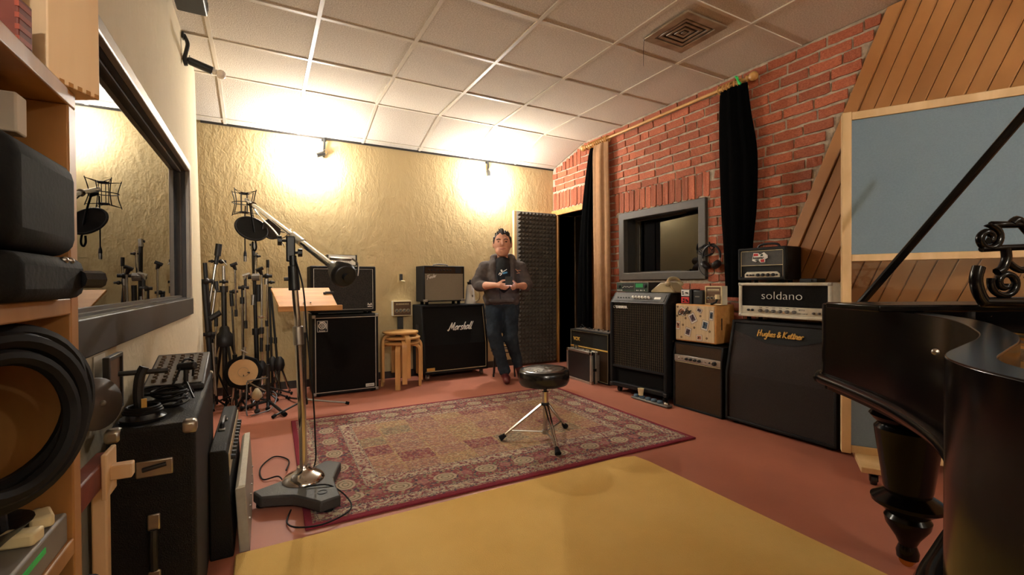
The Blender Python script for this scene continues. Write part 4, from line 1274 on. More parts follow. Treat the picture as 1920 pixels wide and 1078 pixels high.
ring_prism(outline, inner, 0.63, 0.932).build('rim', M_PIANO, t, bevel=0.004)
MB().tube([(x, y, 0.640) for x, y in inset(outline, -0.010)], 0.020, 8, True).build('rim_moulding', M_PIANO, t, smooth=70)
MB().prism(inset(outline, 0.01), 0.600, 0.630).build('bottom_board', M_PIANO, t)
MB().prism(inset(outline, 0.04), 0.79, 0.80).build('soundboard', M_DESKWOOD, t)
plate = inset(outline, 0.075)
MB().prism(plate, 0.83, 0.842).build('iron_plate', M_GOLD, t, bevel=0.004)
stg = MB()
for k in range(46):
    f = k / 45
    a = Vector((0.55 + 0.42 * f, -0.55 - 0.62 * f, 0.862))
    e = Vector((0.78 + 1.32 * f, 0.05 + 0.62 * f, 0.862))
    stg.cyl(a, e, 0.0012, 0.0012, 4)
so = stg.build('strings', M_STEEL, t, smooth=0)
so['kind'] = 'stuff'
for k in range(7):
    f = k / 6
    a = Vector((0.70 + 0.30 * f, -0.42 - 0.42 * f, 0.855))
    e = Vector((0.86 + 1.20 * f, 0.02 + 0.60 * f, 0.855))
    MB().cyl(a, e, 0.011, 0.011, 8).build('plate_strut', M_GOLD, t)
bridge = smooth_path([(0.80, 0.02, 0.85), (0.98, 0.10, 0.85), (1.25, 0.18, 0.85), (1.60, 0.38, 0.85), (1.95, 0.66, 0.85)], 6)
MB().tube(bridge, 0.016, 8).build('bridge', M_DESKWOOD, t)
for k in range(0, len(bridge), 1):
    MB().cyl(bridge[k] + Vector((0, 0, 0.01)), bridge[k] + Vector((0, 0, 0.032)), 0.005, 0.004, 6).build('bridge_pin', M_BRASS, t)
LEGP = [(0.030, 0.028), (0.032, 0.05), (0.024, 0.075), (0.034, 0.10), (0.052, 0.145), (0.056, 0.17), (0.048, 0.185), (0.066, 0.205), (0.086, 0.222), (0.088, 0.235), (0.070, 0.250), (0.054, 0.262),
        (0.058, 0.28), (0.066, 0.36), (0.076, 0.45), (0.080, 0.49), (0.070, 0.505), (0.082, 0.52), (0.092, 0.535), (0.082, 0.55), (0.060, 0.565), (0.066, 0.585), (0.074, 0.602)]
LEGP = [(r * (1.22 if z > 0.12 else 1.05), z) for r, z in LEGP]
lm = MB().lathe(LEGP, 28).mesh('leg', 25)
cm = MB().cyl((-0.014, 0, 0.022), (0.014, 0, 0.022), 0.022, 0.022, 14).cyl((0, 0, 0.02), (0, 0, 0.04), 0.012).mesh('caster', 35)
for x, y in ((2.02, 0.735), (0.52, -0.42), (1.06, -1.08)):
    lg = place(lm, 'leg', M_PIANO, t, (x, y, 0))
    place(cm, 'caster', M_BRASS, lg)
# folded top flap that carries the music desk
FA = -0.5027
fx = Matrix.Translation((1.80, 0.52, 0)) @ Matrix.Rotation(FA, 4, 'Z')
MB().box(-0.30, 0.55, -0.055, 0.16, 0.933, 0.953, fx).build('top_flap', M_PIANO, t, bevel=0.004)
def scroll(cx, cz, r0, turns, a0, s=1, n=36):
    return [(cx + s * r0 * (1 - 0.80 * k / n) * math.cos(a0 + 2 * PI * turns * k / n), 0.0, cz + r0 * (1 - 0.80 * k / n) * math.sin(a0 + 2 * PI * turns * k / n)) for k in range(n + 1)]
# scrolled desk, drawn in its own upright plane
dk = MB()
dk.tube([(0.36, 0, 0.215), (0.20, 0, 0.213), (0.10, 0, 0.212), (0.066, 0, 0.212)] + scroll(0.058, 0.176, 0.036, 1.45, PI / 2, -1), 0.0095, 8)
dk.tube([(0.04, 0, 0.147), (0.10, 0, 0.150), (0.20, 0, 0.153), (0.36, 0, 0.155)], 0.0085, 8)
dk.tube(smooth_path([(0.105, 0, 0.150), (0.108, 0, 0.12), (0.098, 0, 0.095), (0.082, 0, 0.085)], 4), 0.011, 8)
dk.tube(smooth_path([(0.105, 0, 0.12), (0.125, 0, 0.10), (0.15, 0, 0.09), (0.19, 0, 0.105), (0.22, 0, 0.15)], 4), 0.009, 8)
dk.tube(scroll(0.105, 0.056, 0.040, 1.5, PI * 0.9, 1), 0.009, 8)
dk.tube(scroll(0.20, 0.056, 0.036, 1.5, PI * 0.1, -1), 0.009, 8)
dk.tube(smooth_path([(0.034, 0, 0.100), (0.026, 0, 0.06), (0.044, 0, 0.012), (0.08, 0, 0.004), (0.36, 0, 0.004)], 4), 0.014, 8)
dk.tube(smooth_path([(0.12, 0, 0.214), (0.135, 0, 0.225), (0.15, 0, 0.212), (0.175, 0, 0.185), (0.20, 0, 0.175)], 4), 0.011, 8)
dko = dk.build('music_desk', M_PIANO, t, smooth=70, loc=(1.655, 0.478, 0.958))
dko.rotation_euler = (0, 0, FA)
MB().tube([(1.900, 0.838, 0.930), (1.93, 0.69, 1.15), (1.995, 0.390, 1.60), (2.02, 0.28, 1.765)], 0.013, 10).build('lid_prop', M_PIANO, t)
MB().ball((0.722, 0.236, 0.933), 0.004).build('lid_catch', M_STEEL, t)

# ------------------------------------------------------------------ back wall: bass cabinets, stools, guitar stack
t = thing('bass_cabinet', 'big black bass speaker cabinet with silver piping standing on the floor', 'speaker cabinet', (0.672, 4.405, 0.0), -0.012, 'speaker cabinets along the back wall')
w, d, h = 0.578, 0.46, 0.738
shell(t, w, d, h, M_TOLEX, 0.022, 0.026, 0.008, 0.012)
MB().box(-w / 2 + 0.026, w / 2 - 0.026, 0.010, 0.03, 0.040, h - 0.026).build('grille', M_GRILLB, t)
pipe_ring(t, -w / 2 + 0.022, w / 2 - 0.022, 0.034, h - 0.022, 0.004, M_ALU, 0.003)
bd = MB().box(-w / 2 + 0.040, -w / 2 + 0.128, 0.004, 0.014, h - 0.150, h - 0.050).build('badge', M_BLACKP, t)
MB().torus((-w / 2 + 0.080, 0.003, h - 0.096), (0, 1, 0), 0.026, 0.005, 24, 6).torus((-w / 2 + 0.080, 0.003, h - 0.096), (0, 1, 0), 0.011, 0.004, 18, 6).tube([(-w / 2 + 0.060, 0.003, h - 0.062), (-w / 2 + 0.10, 0.003, h - 0.060), (-w / 2 + 0.116, 0.003, h - 0.08), (-w / 2 + 0.116, 0.003, h - 0.122)], 0.004, 6).build('emblem', M_WHITE, bd)
MB().frame(-w / 2 + 0.040, -w / 2 + 0.128, h - 0.150, h - 0.050, 0.003, 0.002, 0.008).build('badge_rim', M_WHITE, bd)
text('lettering', 'Ampeg', 0.018, M_WHITE, bd, (-w / 2 + 0.055, 0.0035, h - 0.146), bold=0.0004, depth=0.0006)
bd = MB().box(w / 2 - 0.118, w / 2 - 0.040, 0.004, 0.014, 0.050, 0.078).build('badge', M_WHITE, t)
text('lettering', 'CLASSIC', 0.018, M_BLACKP, bd, (w / 2 - 0.113, 0.0035, 0.057), depth=0.0006)
corners(t, w, d, h, 0.03, M_STEEL, 0.012)
feet(t, w, d, 0.02, 0.014)
t = thing('combo_cabinet', 'black speckled speaker cabinet with white logo standing on the big bass cabinet', 'speaker cabinet', (0.660, 4.425, 0.738), 0.02, 'speaker cabinets along the back wall')
w, d, h = 0.575, 0.30, 0.448
feet(t, w, d, 0.018, 0.022)
shell(t, w, d, h, M_TOLEX, 0.022, 0.028, 0.010, 0.020)
M_SPECK = mat('speckled grille', s3(26, 25, 24), 0.8, bump=0.4, bscale=300, vscale=130, col2=s3(52, 49, 45), detail=1)
MB().box(-w / 2 + 0.028, w / 2 - 0.028, 0.010, 0.03, 0.046, h - 0.026).build('grille', M_SPECK, t)
pipe_ring(t, -w / 2 + 0.026, w / 2 - 0.026, 0.044, h - 0.024, 0.005, M_ALU, 0.002)
bd = MB().box(w / 2 - 0.082, w / 2 - 0.034, 0.002, 0.012, 0.062, 0.106).build('badge', M_BLACKP, t)
MB().prism([(w / 2 - 0.080, 0.082), (w / 2 - 0.074, 0.103), (w / 2 - 0.062, 0.090), (w / 2 - 0.054, 0.090), (w / 2 - 0.044, 0.103), (w / 2 - 0.036, 0.082), (w / 2 - 0.05, 0.086), (w / 2 - 0.058, 0.078), (w / 2 - 0.067, 0.086)], 0.0, 0.004, 'y').box(w / 2 - 0.078, w / 2 - 0.038, 0.0, 0.004, 0.064, 0.074).build('emblem', M_WHITE, bd)
t = thing('preamp_box', 'silver preamp box with four red knobs on top of the speckled cabinet', 'rack unit', (0.655, 4.50, 1.186), 0.0)
MB().box(-0.125, 0.125, 0.004, 0.16, 0.010, 0.108).build('body', M_BLACKP, t, bevel=0.003)
MB().box(-0.120, 0.120, 0.0, 0.006, 0.014, 0.104).build('face_plate', M_ALU, t)
for sx in (-1, 1):
    MB().box(sx * 0.128 - 0.006, sx * 0.128 + 0.006, -0.004, 0.162, 0.010, 0.110).build('end_cheek', M_FRAMED, t, bevel=0.002)
for x, z in ((-0.095, 0.080), (-0.095, 0.037), (-0.043, 0.080), (-0.043, 0.037)):
    knob(t, x, 0.0, z, 0.008 if x > -.09 else 0.005, 0.014, M_RED)
MB().box(0.015, 0.075, -0.002, 0.004, 0.062, 0.085).build('meter', mat('meter face', s3(206, 160, 130), 0.4, var=0.08), t)
for x in (0.025, 0.045, 0.065):
    knob(t, x, 0.0, 0.048, 0.0025, 0.006, name='switch')
feet(t, 0.22, 0.16, 0.010, 0.012)

# wall switch and headphone box with its cable channel
t = thing('wall_switch', 'small black wall switch above the stacked stools', 'switch', (1.322, YB - 0.02, 1.035))
MB().box(-0.030, 0.030, 0.008, 0.019, 0.0, 0.095).build('plate', M_STUCCO, t)
MB().box(-0.016, 0.016, 0.0, 0.010, 0.022, 0.092).build('rocker', M_BLACKP, t, bevel=0.003)
MB().cyl((0.0, 0.006, 0.018), (0.035, -0.02, 0.010), 0.007).build('toggle', M_CREAM, t)
control_box('headphone_box', 'brown control box with four knobs fixed to the back wall above stools', (1.320, YB - 0.071, 0.672), 0.0, 0.205, 0.162)
t = MB().box(-0.030, 0.030, 0.0, 0.03, 0.0, 0.66).build('cable_channel', M_FRAMED, None, bevel=0.004, loc=(1.305, YB - 0.045, 0.0))
tag(t, 'dark upright cable channel on the wall behind the stacked stools', 'cable channel')
# stack of three bent-leg stools
def stool(name, label, loc, rz):
    t = thing(name, label, 'stool', loc, rz, 'stack of bent-leg stools')
    MB().lathe([(0.0, 0.425), (0.172, 0.425), (0.176, 0.430), (0.176, 0.442), (0.170, 0.446), (0.0, 0.446)], 36).build('seat', M_BEECH, t)
    for k in range(4):
        a = PI / 4 + k * PI / 2
        ca, sa = math.cos(a), math.sin(a)
        path = [(0.06, 0.412), (0.125, 0.412), (0.160, 0.402), (0.182, 0.370), (0.186, 0.30), (0.186, 0.0)]
        b = MB()
        vs, fs = [], []
        P = smooth_path([(r, 0, z) for r, z in path], 4)
        n = len(P)
        for i, q in enumerate(P):
            tg = (P[min(i + 1, n - 1)] - P[max(i - 1, 0)]).normalized()
            nr = Vector((-tg.z, 0, tg.x))
            for sgn, wd_ in ((-1, -1), (-1, 1), (1, 1), (1, -1)):
                p = q + nr * (0.012 * sgn)
                yy = 0.024 * wd_
                vs.append((p.x * ca - yy * sa, p.x * sa + yy * ca, p.z))
        for i in range(n - 1):
            for j in range(4):
                l = (j + 1) % 4
                fs.append((i * 4 + j, i * 4 + l, (i + 1) * 4 + l, (i + 1) * 4 + j))
        fs += [(3, 2, 1, 0), tuple((n - 1) * 4 + j for j in range(4))]
        b.add(vs, fs)
        b.build('leg', M_BEECH, t, smooth=45, bevel=0.002, seg=1)
    return t
SX, SY = 1.205, 4.50
stool('stool', 'bent-leg wooden stool at the bottom of the stack of three', (SX, SY, 0.0), 0.35)
s2_ = stool('stool', 'bent-leg wooden stool in the middle of the stack of three', (SX + 0.012, SY, 0.050), 0.35 + 0.28)
s3_ = stool('stool', 'bent-leg wooden stool on top of the stack of three', (SX - 0.004, SY + 0.01, 0.102), 0.35 + 0.56)

# slanted guitar cabinet on casters with white script
t = thing('guitar_cabinet', 'black slant-front guitar cabinet on casters with white script logo', 'speaker cabinet', (1.822, 4.545, 0.0), 0.02, 'speaker cabinets along the back wall')
w, d, h, cz = 0.748, 0.365, 0.792, 0.07
zb, sy = cz + 0.30, 0.085
prof = [(0, cz), (0, zb), (sy, h), (d, h), (d, cz)]
MB().prism(prof, -w / 2, -w / 2 + 0.026, 'x').prism(prof, w / 2 - 0.026, w / 2, 'x').box(-w / 2, w / 2, sy, d, h - 0.026, h).box(-w / 2, w / 2, 0, d, cz, cz + 0.026).prism([(0.03, cz + 0.01), (0.03, zb), (sy + 0.03, h - 0.01), (d, h - 0.01), (d, cz + 0.01)], -w / 2 + 0.01, w / 2 - 0.01, 'x').build('body', M_TOLEX, t, bevel=0.008)
MB().box(-w / 2 + 0.026, w / 2 - 0.026, 0.012, 0.04, cz + 0.026, zb).build('lower_grille', M_GRILLB, t)
MB().prism([(0.012, zb), (0.012 + sy * 0.945, h - 0.026), (0.05 + sy, h - 0.026), (0.05, zb)], -w / 2 + 0.026, w / 2 - 0.026, 'x').build('upper_grille', M_GRILLB, t)
yv = lambda z: 0.012 + (z - zb) / (h - zb) * sy
b = MB()
b.tube([(-w / 2 + 0.026, 0.008, cz + 0.03), (w / 2 - 0.026, 0.008, cz + 0.03), (w / 2 - 0.026, 0.008, zb), (w / 2 - 0.026, yv(h - 0.03), h - 0.03)], 0.003, 6)
b.build('piping', M_CREAM, t)
script_text('logo_lettering', 'Marshall', 0.040, M_WHITE, t, (-0.085, yv(0.535) - 0.006, 0.515), 0.0056, 0.35, 0.03, 0.92)
MB().box(-w / 2 + 0.036, -w / 2 + 0.125, 0.006, 0.014, cz + 0.036, cz + 0.066).build('badge', M_GOLDP, t)
for sx in (-1, 1):
    for yy in (0.06, d - 0.06):
        caster(t, sx * (w / 2 - 0.06), yy, cz, M_STEEL)
corners(t, w, d, h, 0.028, M_BLACKP, cz, False) if False else None
MB().box(-w / 2 - 0.002, -w / 2 + 0.004, 0.14, 0.25, 0.45, 0.58).build('side_handle', M_BLACKP, t, bevel=0.004)
# silver-cloth combo on it
t = thing('combo_amp', 'combo amp with silver grille cloth and script badge on the slant-front cabinet', 'amplifier', (1.722, 4.640, 0.792), 0.07, 'speaker cabinets along the back wall')
w, d, h = 0.475, 0.235, 0.418
feet(t, w, d, 0.018, 0.036)
shell(t, w, d, h, M_TOLEX, 0.018, 0.014, 0.008, 0.034)
MB().box(-w / 2 + 0.014, w / 2 - 0.014, 0.004, 0.03, 0.046, 0.335).build('grille', M_GRILLSIL, t, bevel=0.002)
MB().box(-w / 2 + 0.014, w / 2 - 0.014, 0.010, 0.03, 0.338, h - 0.012).build('control_strip', M_GRILLBR, t)
for k in range(8):
    knob(t, -0.18 + k * 0.036, 0.010, 0.372, 0.010, 0.014)
MB().box(0.13, 0.20, 0.006, 0.012, 0.345, 0.400).build('cover_plate', M_BLACKP, t)
script_text('logo_lettering', 'Fender', 0.019, M_WHITE, t, (-0.205, 0.0, 0.272), 0.0030, 0.3, 0.25)
strap_handle(t, -0.09, 0.09, 0.11, h, M_GREYP, 0.02)
for sx in (-1, 1):
    MB().box(sx * (w / 2 - 0.02) - 0.022, sx * (w / 2 - 0.02) + 0.022, -0.002, 0.03, 0.033, 0.06).build('corner_guard', M_STEEL, t, bevel=0.004)
# white megaphone
t = thing('megaphone', 'white megaphone with a black grip standing beside the silver-cloth combo', 'megaphone', (2.055, 4.72, 0.792), 0.1)
MB().lathe([(0.062, 0.0), (0.066, 0.012), (0.055, 0.05), (0.047, 0.14), (0.042, 0.19), (0.030, 0.215), (0.0, 0.222)], 24).build('horn', M_WHITE, t, smooth=50)
MB().cyl((0, 0, 0.215), (0, 0, 0.245), 0.030, 0.036, 16).tube([(0, 0, 0.24), (0.012, 0, 0.262)], 0.02).build('mouthpiece', M_BLACKP, t)
MB().tube(smooth_path([(0.045, -0.03, 0.02), (0.085, -0.05, 0.05), (0.095, -0.05, 0.12), (0.072, -0.04, 0.17), (0.045, -0.02, 0.185)], 4), 0.009, 8).build('handle', M_BEIGE, t)
MB().box(-0.006, 0.006, -0.056, -0.048, 0.075, 0.10).build('badge', M_GREYP, t)
# ------------------------------------------------------------------ drum throne
t = thing('drum_throne', 'round black drum throne with chrome tripod standing on the patterned rug', 'stool', (1.600, 2.470, 0.0105))
ST = Matrix.Rotation(math.radians(-1.5), 4, 'Y')
MB().lathe([(0.0, 0.352), (0.120, 0.352), (0.152, 0.358), (0.164, 0.378), (0.166, 0.410), (0.164, 0.438), (0.155, 0.452), (0.13, 0.457), (0.0, 0.462)], 48, ST).build('seat', M_VINYL, t, smooth=50)
M_SEATTOP = mat('worn tape patches', s3(44, 41, 38), 0.18, bump=1.0, bscale=55, vscale=26, col2=s3(96, 90, 82), detail=1)
MB().lathe([(0.0, 0.460), (0.128, 0.4575), (0.126, 0.4595), (0.0, 0.466)], 40, ST).build('seat_top', M_SEATTOP, t, smooth=60)
MB().cyl((0, 0, 0.30), (0, 0, 0.355), 0.012).box(-0.02, 0.02, -0.02, 0.02, 0.33, 0.352).build('seat_clamp', M_BLACKM, t, bevel=0.003)
MB().tube([(0, 0, 0.335), (0.03, -0.01, 0.335), (0.05, -0.012, 0.345)], 0.004).build('wing_bolt', M_CHROME, t)
MB().cyl((0, 0, 0.235), (0, 0, 0.305), 0.021, 0.021, 20).build('upper_collar', M_CHROME, t)
MB().cyl((0, 0, 0.215), (0, 0, 0.236), 0.026, 0.026, 20).build('leg_hub', M_BLACKM, t, bevel=0.004)
MB().cyl((0, 0, 0.030), (0, 0, 0.216), 0.016, 0.016, 18).build('pole', M_CHROME, t)
MB().cyl((0, 0, 0.032), (0, 0, 0.056), 0.021, 0.021, 16).build('lower_collar', M_STEEL, t)
for fx, fy in ((-0.275, 0.110), (-0.10, -0.290), (0.235, 0.105)):
    dv = Vector((fx, fy, 0))
    pd = Vector((-fy, fx, 0)).normalized() * 0.010
    top = dv * 0.09 + Vector((0, 0, 0.222))
    end = dv * 0.93 + Vector((0, 0, 0.028))
    lg = MB().tube([top + pd, end + pd * 0.6], 0.006, 8).tube([top - pd, end - pd * 0.6], 0.006, 8).build('leg', M_CHROME, t)
    MB().tube([dv * 0.88 + Vector((0, 0, 0.036)), dv * 1.0 + Vector((0, 0, 0.012))], [0.012, 0.020], 12).build('rubber_foot', M_RUBBER, lg)
    mid = top.lerp(end, 0.82)
    MB().tube([(0, 0, 0.044), tuple(mid)], 0.005, 8).build('brace', M_STEEL, t)

# ------------------------------------------------------------------ big studio boom stand with its heavy base
BOOM = t = thing('boom_stand', 'tall chrome studio boom stand on a heavy grey triangular base', 'mic stand', (0.166, 2.418, 0.0105))
O = Vector((0.166, 2.418, 0))
tips = [Vector((-0.035, 2.345, 0)) - O, Vector((0.255, 2.135, 0)) - O, Vector((0.325, 2.585, 0)) - O]
poly = []
for k in range(3):
    a, e = tips[k], tips[(k + 1) % 3]
    da = Vector((-a.y, a.x, 0)).normalized()
    poly.append(a - da * 0.045)
    poly.append(a + da * 0.045)
    de = Vector((-e.y, e.x, 0)).normalized()
    p0, p1 = a + da * 0.045, e - de * 0.045
    mid = (p0 + p1) / 2
    mid = mid * 0.80
    poly += [p0.lerp(mid, 0.55) * 0.98, mid, p1.lerp(mid, 0.55) * 0.98]
MB().prism([(p.x, p.y) for p in poly], 0.012, 0.062).build('base', mat('grey hammered enamel', s3(52, 49, 45), 0.55, bump=0.15, bscale=160, var=0.06), t, bevel=0.008)
for p in tips:
    MB().cyl((p.x * 0.9, p.y * 0.9, 0.0), (p.x * 0.9, p.y * 0.9, 0.014), 0.022).build('rubber_foot', M_RUBBER, t)
MB().torus((0.062, -0.20, 0.0625), (0, 0, 1), 0.020, 0.002, 20, 5).build('maker_badge', M_BLACKM, t)
MB().lathe([(0.098, 0.060), (0.096, 0.070), (0.080, 0.085), (0.052, 0.098), (0.034, 0.108), (0.030, 0.125), (0.0, 0.126)], 36).build('dome', M_CHROME, t, smooth=60)
pl = [Vector(p) - O for p in ((0.166, 2.421, 0.10), (0.161, 2.426, 0.40), (0.150, 2.436, 0.742))]
MB().tube(pl, 0.0185, 16).build('lower_tube', M_CHROME, t)
c0 = Vector((0.151, 2.435, 0.715)) - O
c1 = Vector((0.147, 2.438, 0.805)) - O
MB().tube([c0, c1], 0.024, 16).build('clutch', M_STEEL, t, bevel=0.003)
u1 = Vector((0.134, 2.448, 1.02)) - O
MB().tube([c1, u1], 0.0145, 14).build('upper_tube', M_CHROME, t)
hd = Vector((0.116, 2.460, 1.255)) - O
MB().tube([u1 - Vector((0, 0, 0.04)), u1 + Vector((-0.004, 0.002, 0.08))], [0.026, 0.024], 14).tube([u1 + Vector((-0.003, 0, 0.07)), u1 + Vector((-0.006, 0.004, 0.13))], 0.017, 12).build('head_sleeve', M_BLACKM, t, bevel=0.004)
MB().box(-0.020, 0.020, -0.016, 0.016, 1.12, 1.245).build('head_block', M_BLACKM, t, bevel=0.006, loc=(hd.x + 0.004, hd.y, 0))
for dx, dz, r in ((-0.046, 1.222, 0.024), (0.048, 1.165, 0.020)):
    MB().tube([(hd.x + dx * 0.3, hd.y, dz), (hd.x + dx * 0.8, hd.y, dz)], 0.007).cyl((hd.x + dx * 0.75, hd.y, dz), (hd.x + dx * 1.15, hd.y, dz), r, r, 10).build('clamp_knob', M_BLACKP, t)
MB().cyl((u1.x - 0.02, u1.y, 1.035), (u1.x - 0.045, u1.y, 1.035), 0.009).build('clamp_knob', M_BLACKP, t)
near_e = Vector((0.272, 2.076, 1.078)) - O
far_e = Vector((-0.091, 3.480, 1.572)) - O
ax = (far_e - near_e).normalized()
mid_e = near_e + ax * ((hd - near_e).dot(ax)) + Vector((0, 0, 0.0))
MB().tube([near_e, mid_e + ax * 0.08], 0.0165, 14).build('boom_tube', M_CHROME, t)
MB().tube([mid_e - ax * 0.03, mid_e + ax * 0.12], 0.021, 14).build('boom_clutch', M_STEEL, t)
MB().tube([mid_e + ax * 0.05, far_e], 0.0125, 12).build('boom_arm', M_CHROME, t)
we = near_e - ax * 0.035
side = ax.cross(Vector((0, 0, 1))).normalized()
upv = side.cross(ax).normalized()
MB().tube([near_e + ax * 0.035, near_e - ax * 0.030], [0.021, 0.030], 16).build('weight_collar', M_BLACKM, t)
wc = near_e - ax * 0.055
wk = MB().tube([wc + ax * 0.028, wc - ax * 0.042], [0.040, 0.054], 28).tube([wc - ax * 0.042, wc - ax * 0.060], [0.054, 0.044], 28).build('counterweight', M_BLACKM, t, bevel=0.003)
MB().tube([wc - ax * 0.058, wc - ax * 0.085], 0.016, 12).build('weight_bolt', M_BLACKM, wk)
MB().tube([wc + upv * 0.050 + ax * 0.01, wc + upv * 0.060 + ax * 0.012], 0.044, 24).build('weight_cap', M_STEEL, wk)
MB().tube(smooth_path([wc + upv * 0.06 + side * 0.045, wc + upv * 0.045 + side * 0.060 - ax * 0.03, wc + side * 0.056 - ax * 0.05], 4), 0.004, 6).build('weight_bail', M_STEEL, wk)
# wire guides along the boom
MB().tube(smooth_path([far_e - ax * 0.16 + Vector((0, 0, -0.012)), far_e - ax * 0.26 + Vector((0.012, 0, -0.05)), far_e - ax * 0.55 + Vector((0.02, 0, -0.07)), far_e - ax * 0.80 + Vector((0.005, 0, -0.10))], 6), 0.0045, 6).build('gooseneck', M_CHROME, t)
MB().torus(far_e - ax * 0.16, tuple(ax), 0.017, 0.005, 14, 6).build('gooseneck_clamp', M_CHROME, t)
# shock mount
t = thing('shock_mount', 'spider shock mount of thin rods at the end of the long boom', 'shock mount', (-0.105, 3.520, 1.565), 0.15)
for z in (-0.062, 0.064):
    MB().torus((0, 0, z), (0, 0, 1), 0.026, 0.005, 20, 6).build('inner_ring', M_BLACKM, t)
for z in (-0.092, 0.094):
    pass
for k in range(4):
    a = PI / 4 + k * PI / 2
    c, s = math.cos(a), math.sin(a)
    MB().tube(smooth_path([(0.090 * c, 0.090 * s, -0.082), (0.070 * c, 0.070 * s, 0.0), (0.090 * c, 0.090 * s, 0.086)], 5), 0.0028, 6).build('outer_rod', M_BLACKM, t)
    MB().tube([(0.024 * c, 0.024 * s, -0.062), (0.024 * c, 0.024 * s, 0.064)], 0.0022, 6).build('inner_rod', M_BLACKM, t)
    for z, zz in ((-0.074, -0.062), (0.078, 0.064)):
        MB().tube([(0.086 * c, 0.086 * s, z), (0.026 * math.cos(a + .6), 0.026 * math.sin(a + .6), zz)], 0.0018, 5).tube([(0.086 * c, 0.086 * s, z), (0.026 * math.cos(a - .6), 0.026 * math.sin(a - .6), zz)], 0.0018, 5).build('elastic', M_CABLE, t)
MB().torus((0, 0, 0), (0, 0, 1), 0.070, 0.0028, 24, 6).build('middle_ring', M_BLACKM, t)
MB().tube([(0.02, -0.02, -0.005), (0.05, -0.045, -0.02)], [0.010, 0.016]).build('swivel', M_BLACKM, t)
# hanging cables
b = MB().tube(smooth_path([(-0.098, 3.46, 1.525), (-0.101, 3.46, 1.40), (-0.102, 3.46, 1.26)], 4), 0.0032, 6)
t = thing('microphone_cable', 'thin black cable with metal plug hanging from the shock mount', 'cable', (-0.101, 3.46, 1.18))
MB().tube(smooth_path([(0.004, 0.01, 0.36), (0.0, 0, 0.25), (0.0, 0, 0.06)], 4), 0.0036, 6).build('lead', M_CABLE, t)
MB().tube([(0, 0, 0.062), (0, 0, 0.048), (0, 0, 0.026)], [0.005, 0.009, 0.010], 10).build('plug_boot', M_BLACKP, t)
MB().tube([(0, 0, 0.027), (0, 0, -0.008)], 0.0092, 12).build('plug_shell', M_STEEL, t)
o = MB().tube(smooth_path([(-0.070, 3.44, 1.54), (-0.058, 3.40, 1.44), (-0.042, 3.39, 1.32), (-0.036, 3.388, 1.262), (-0.046, 3.388, 1.240), (-0.056, 3.388, 1.262), (-0.055, 3.388, 1.30)], 5), 0.0055, 7).build('looped_cable', M_CABLE)
tag(o, 'thick black cable looping down below the boom end', 'cable')
# pop filter
t = thing('pop_filter', 'round black nylon pop filter with a smaller mesh disc behind', 'pop filter', (-0.062, 3.405, 1.385))
dirv = Vector((-0.30, -0.93, 0.06)).normalized()
def disc(c, nrm, r, th, m, name, par, n=36):
    c, nrm = Vector(c), Vector(nrm).normalized()
    return MB().tube([c - nrm * th / 2, c + nrm * th / 2], r, n).build(name, m, par, smooth=40)
M4 = Vector((0.0, -0.98, 0.02))
disc((0, 0, 0), (0.30, -0.78, 0.55), 0.094, 0.006, M_MESHB, 'mesh', t)
nn = Vector((0.30, -0.78, 0.55))
MB().torus((0, 0, 0), tuple(nn), 0.094, 0.0065, 36, 8).build('hoop', M_BLACKP, t)
disc((0.115, 0.06, 0.008), (0.55, -0.83, 0), 0.064, 0.006, mat('brown mesh', s3(58, 48, 38), 0.9, bump=0.3, bscale=380, var=0.15, vscale=100), 'rear_mesh', t)
MB().torus((0.115, 0.06, 0.008), (0.55, -0.83, 0), 0.064, 0.0055, 30, 8).build('rear_hoop', M_BLACKP, t)
MB().tube(smooth_path([(0.165, 0.10, 0.0), (0.20, 0.02, -0.012), (0.215, -0.25, -0.02), (0.20, -0.55, -0.06)], 6), 0.0042, 6).build('gooseneck', M_STEEL, t)
MB().tube(smooth_path([(0.135, 0.07, -0.055), (0.19, 0.02, -0.048), (0.21, -0.2, -0.035), (0.205, -0.40, -0.035)], 6), 0.0035, 6).build('hoop_link', M_STEEL, t)
# cables around the base
cb = smooth_path([(0.139, 2.43, 1.14), (0.172, 2.432, 1.0), (0.190, 2.44, 0.75), (0.215, 2.46, 0.45), (0.235, 2.60, 0.20), (0.24, 2.66, 0.06), (0.20, 2.60, 0.020), (0.10, 2.55, 0.016), (0.06, 2.66, 0.016), (-0.01, 2.68, 0.008), (-0.02, 2.86, 0.008), (0.05, 3.00, 0.008), (0.12, 2.90, 0.008), (0.10, 2.72, 0.018)], 8)
o = MB().tube(cb, 0.0038, 6).build('cable', M_CABLE, BOOM, loc=(-O.x, -O.y, -0.0105))
o = MB().tube(smooth_path([(0.16, 2.30, 0.079), (0.26, 2.27, 0.079), (0.33, 2.20, 0.036), (0.33, 2.10, 0.020), (0.22, 2.03, 0.020), (0.12, 2.05, 0.020), (0.08, 2.14, 0.008), (0.10, 2.25, 0.0095)], 7), 0.0036, 6).build('floor_cable', M_CABLE)
tag(o, 'thin black cable looped over the heavy boom stand base', 'cable')

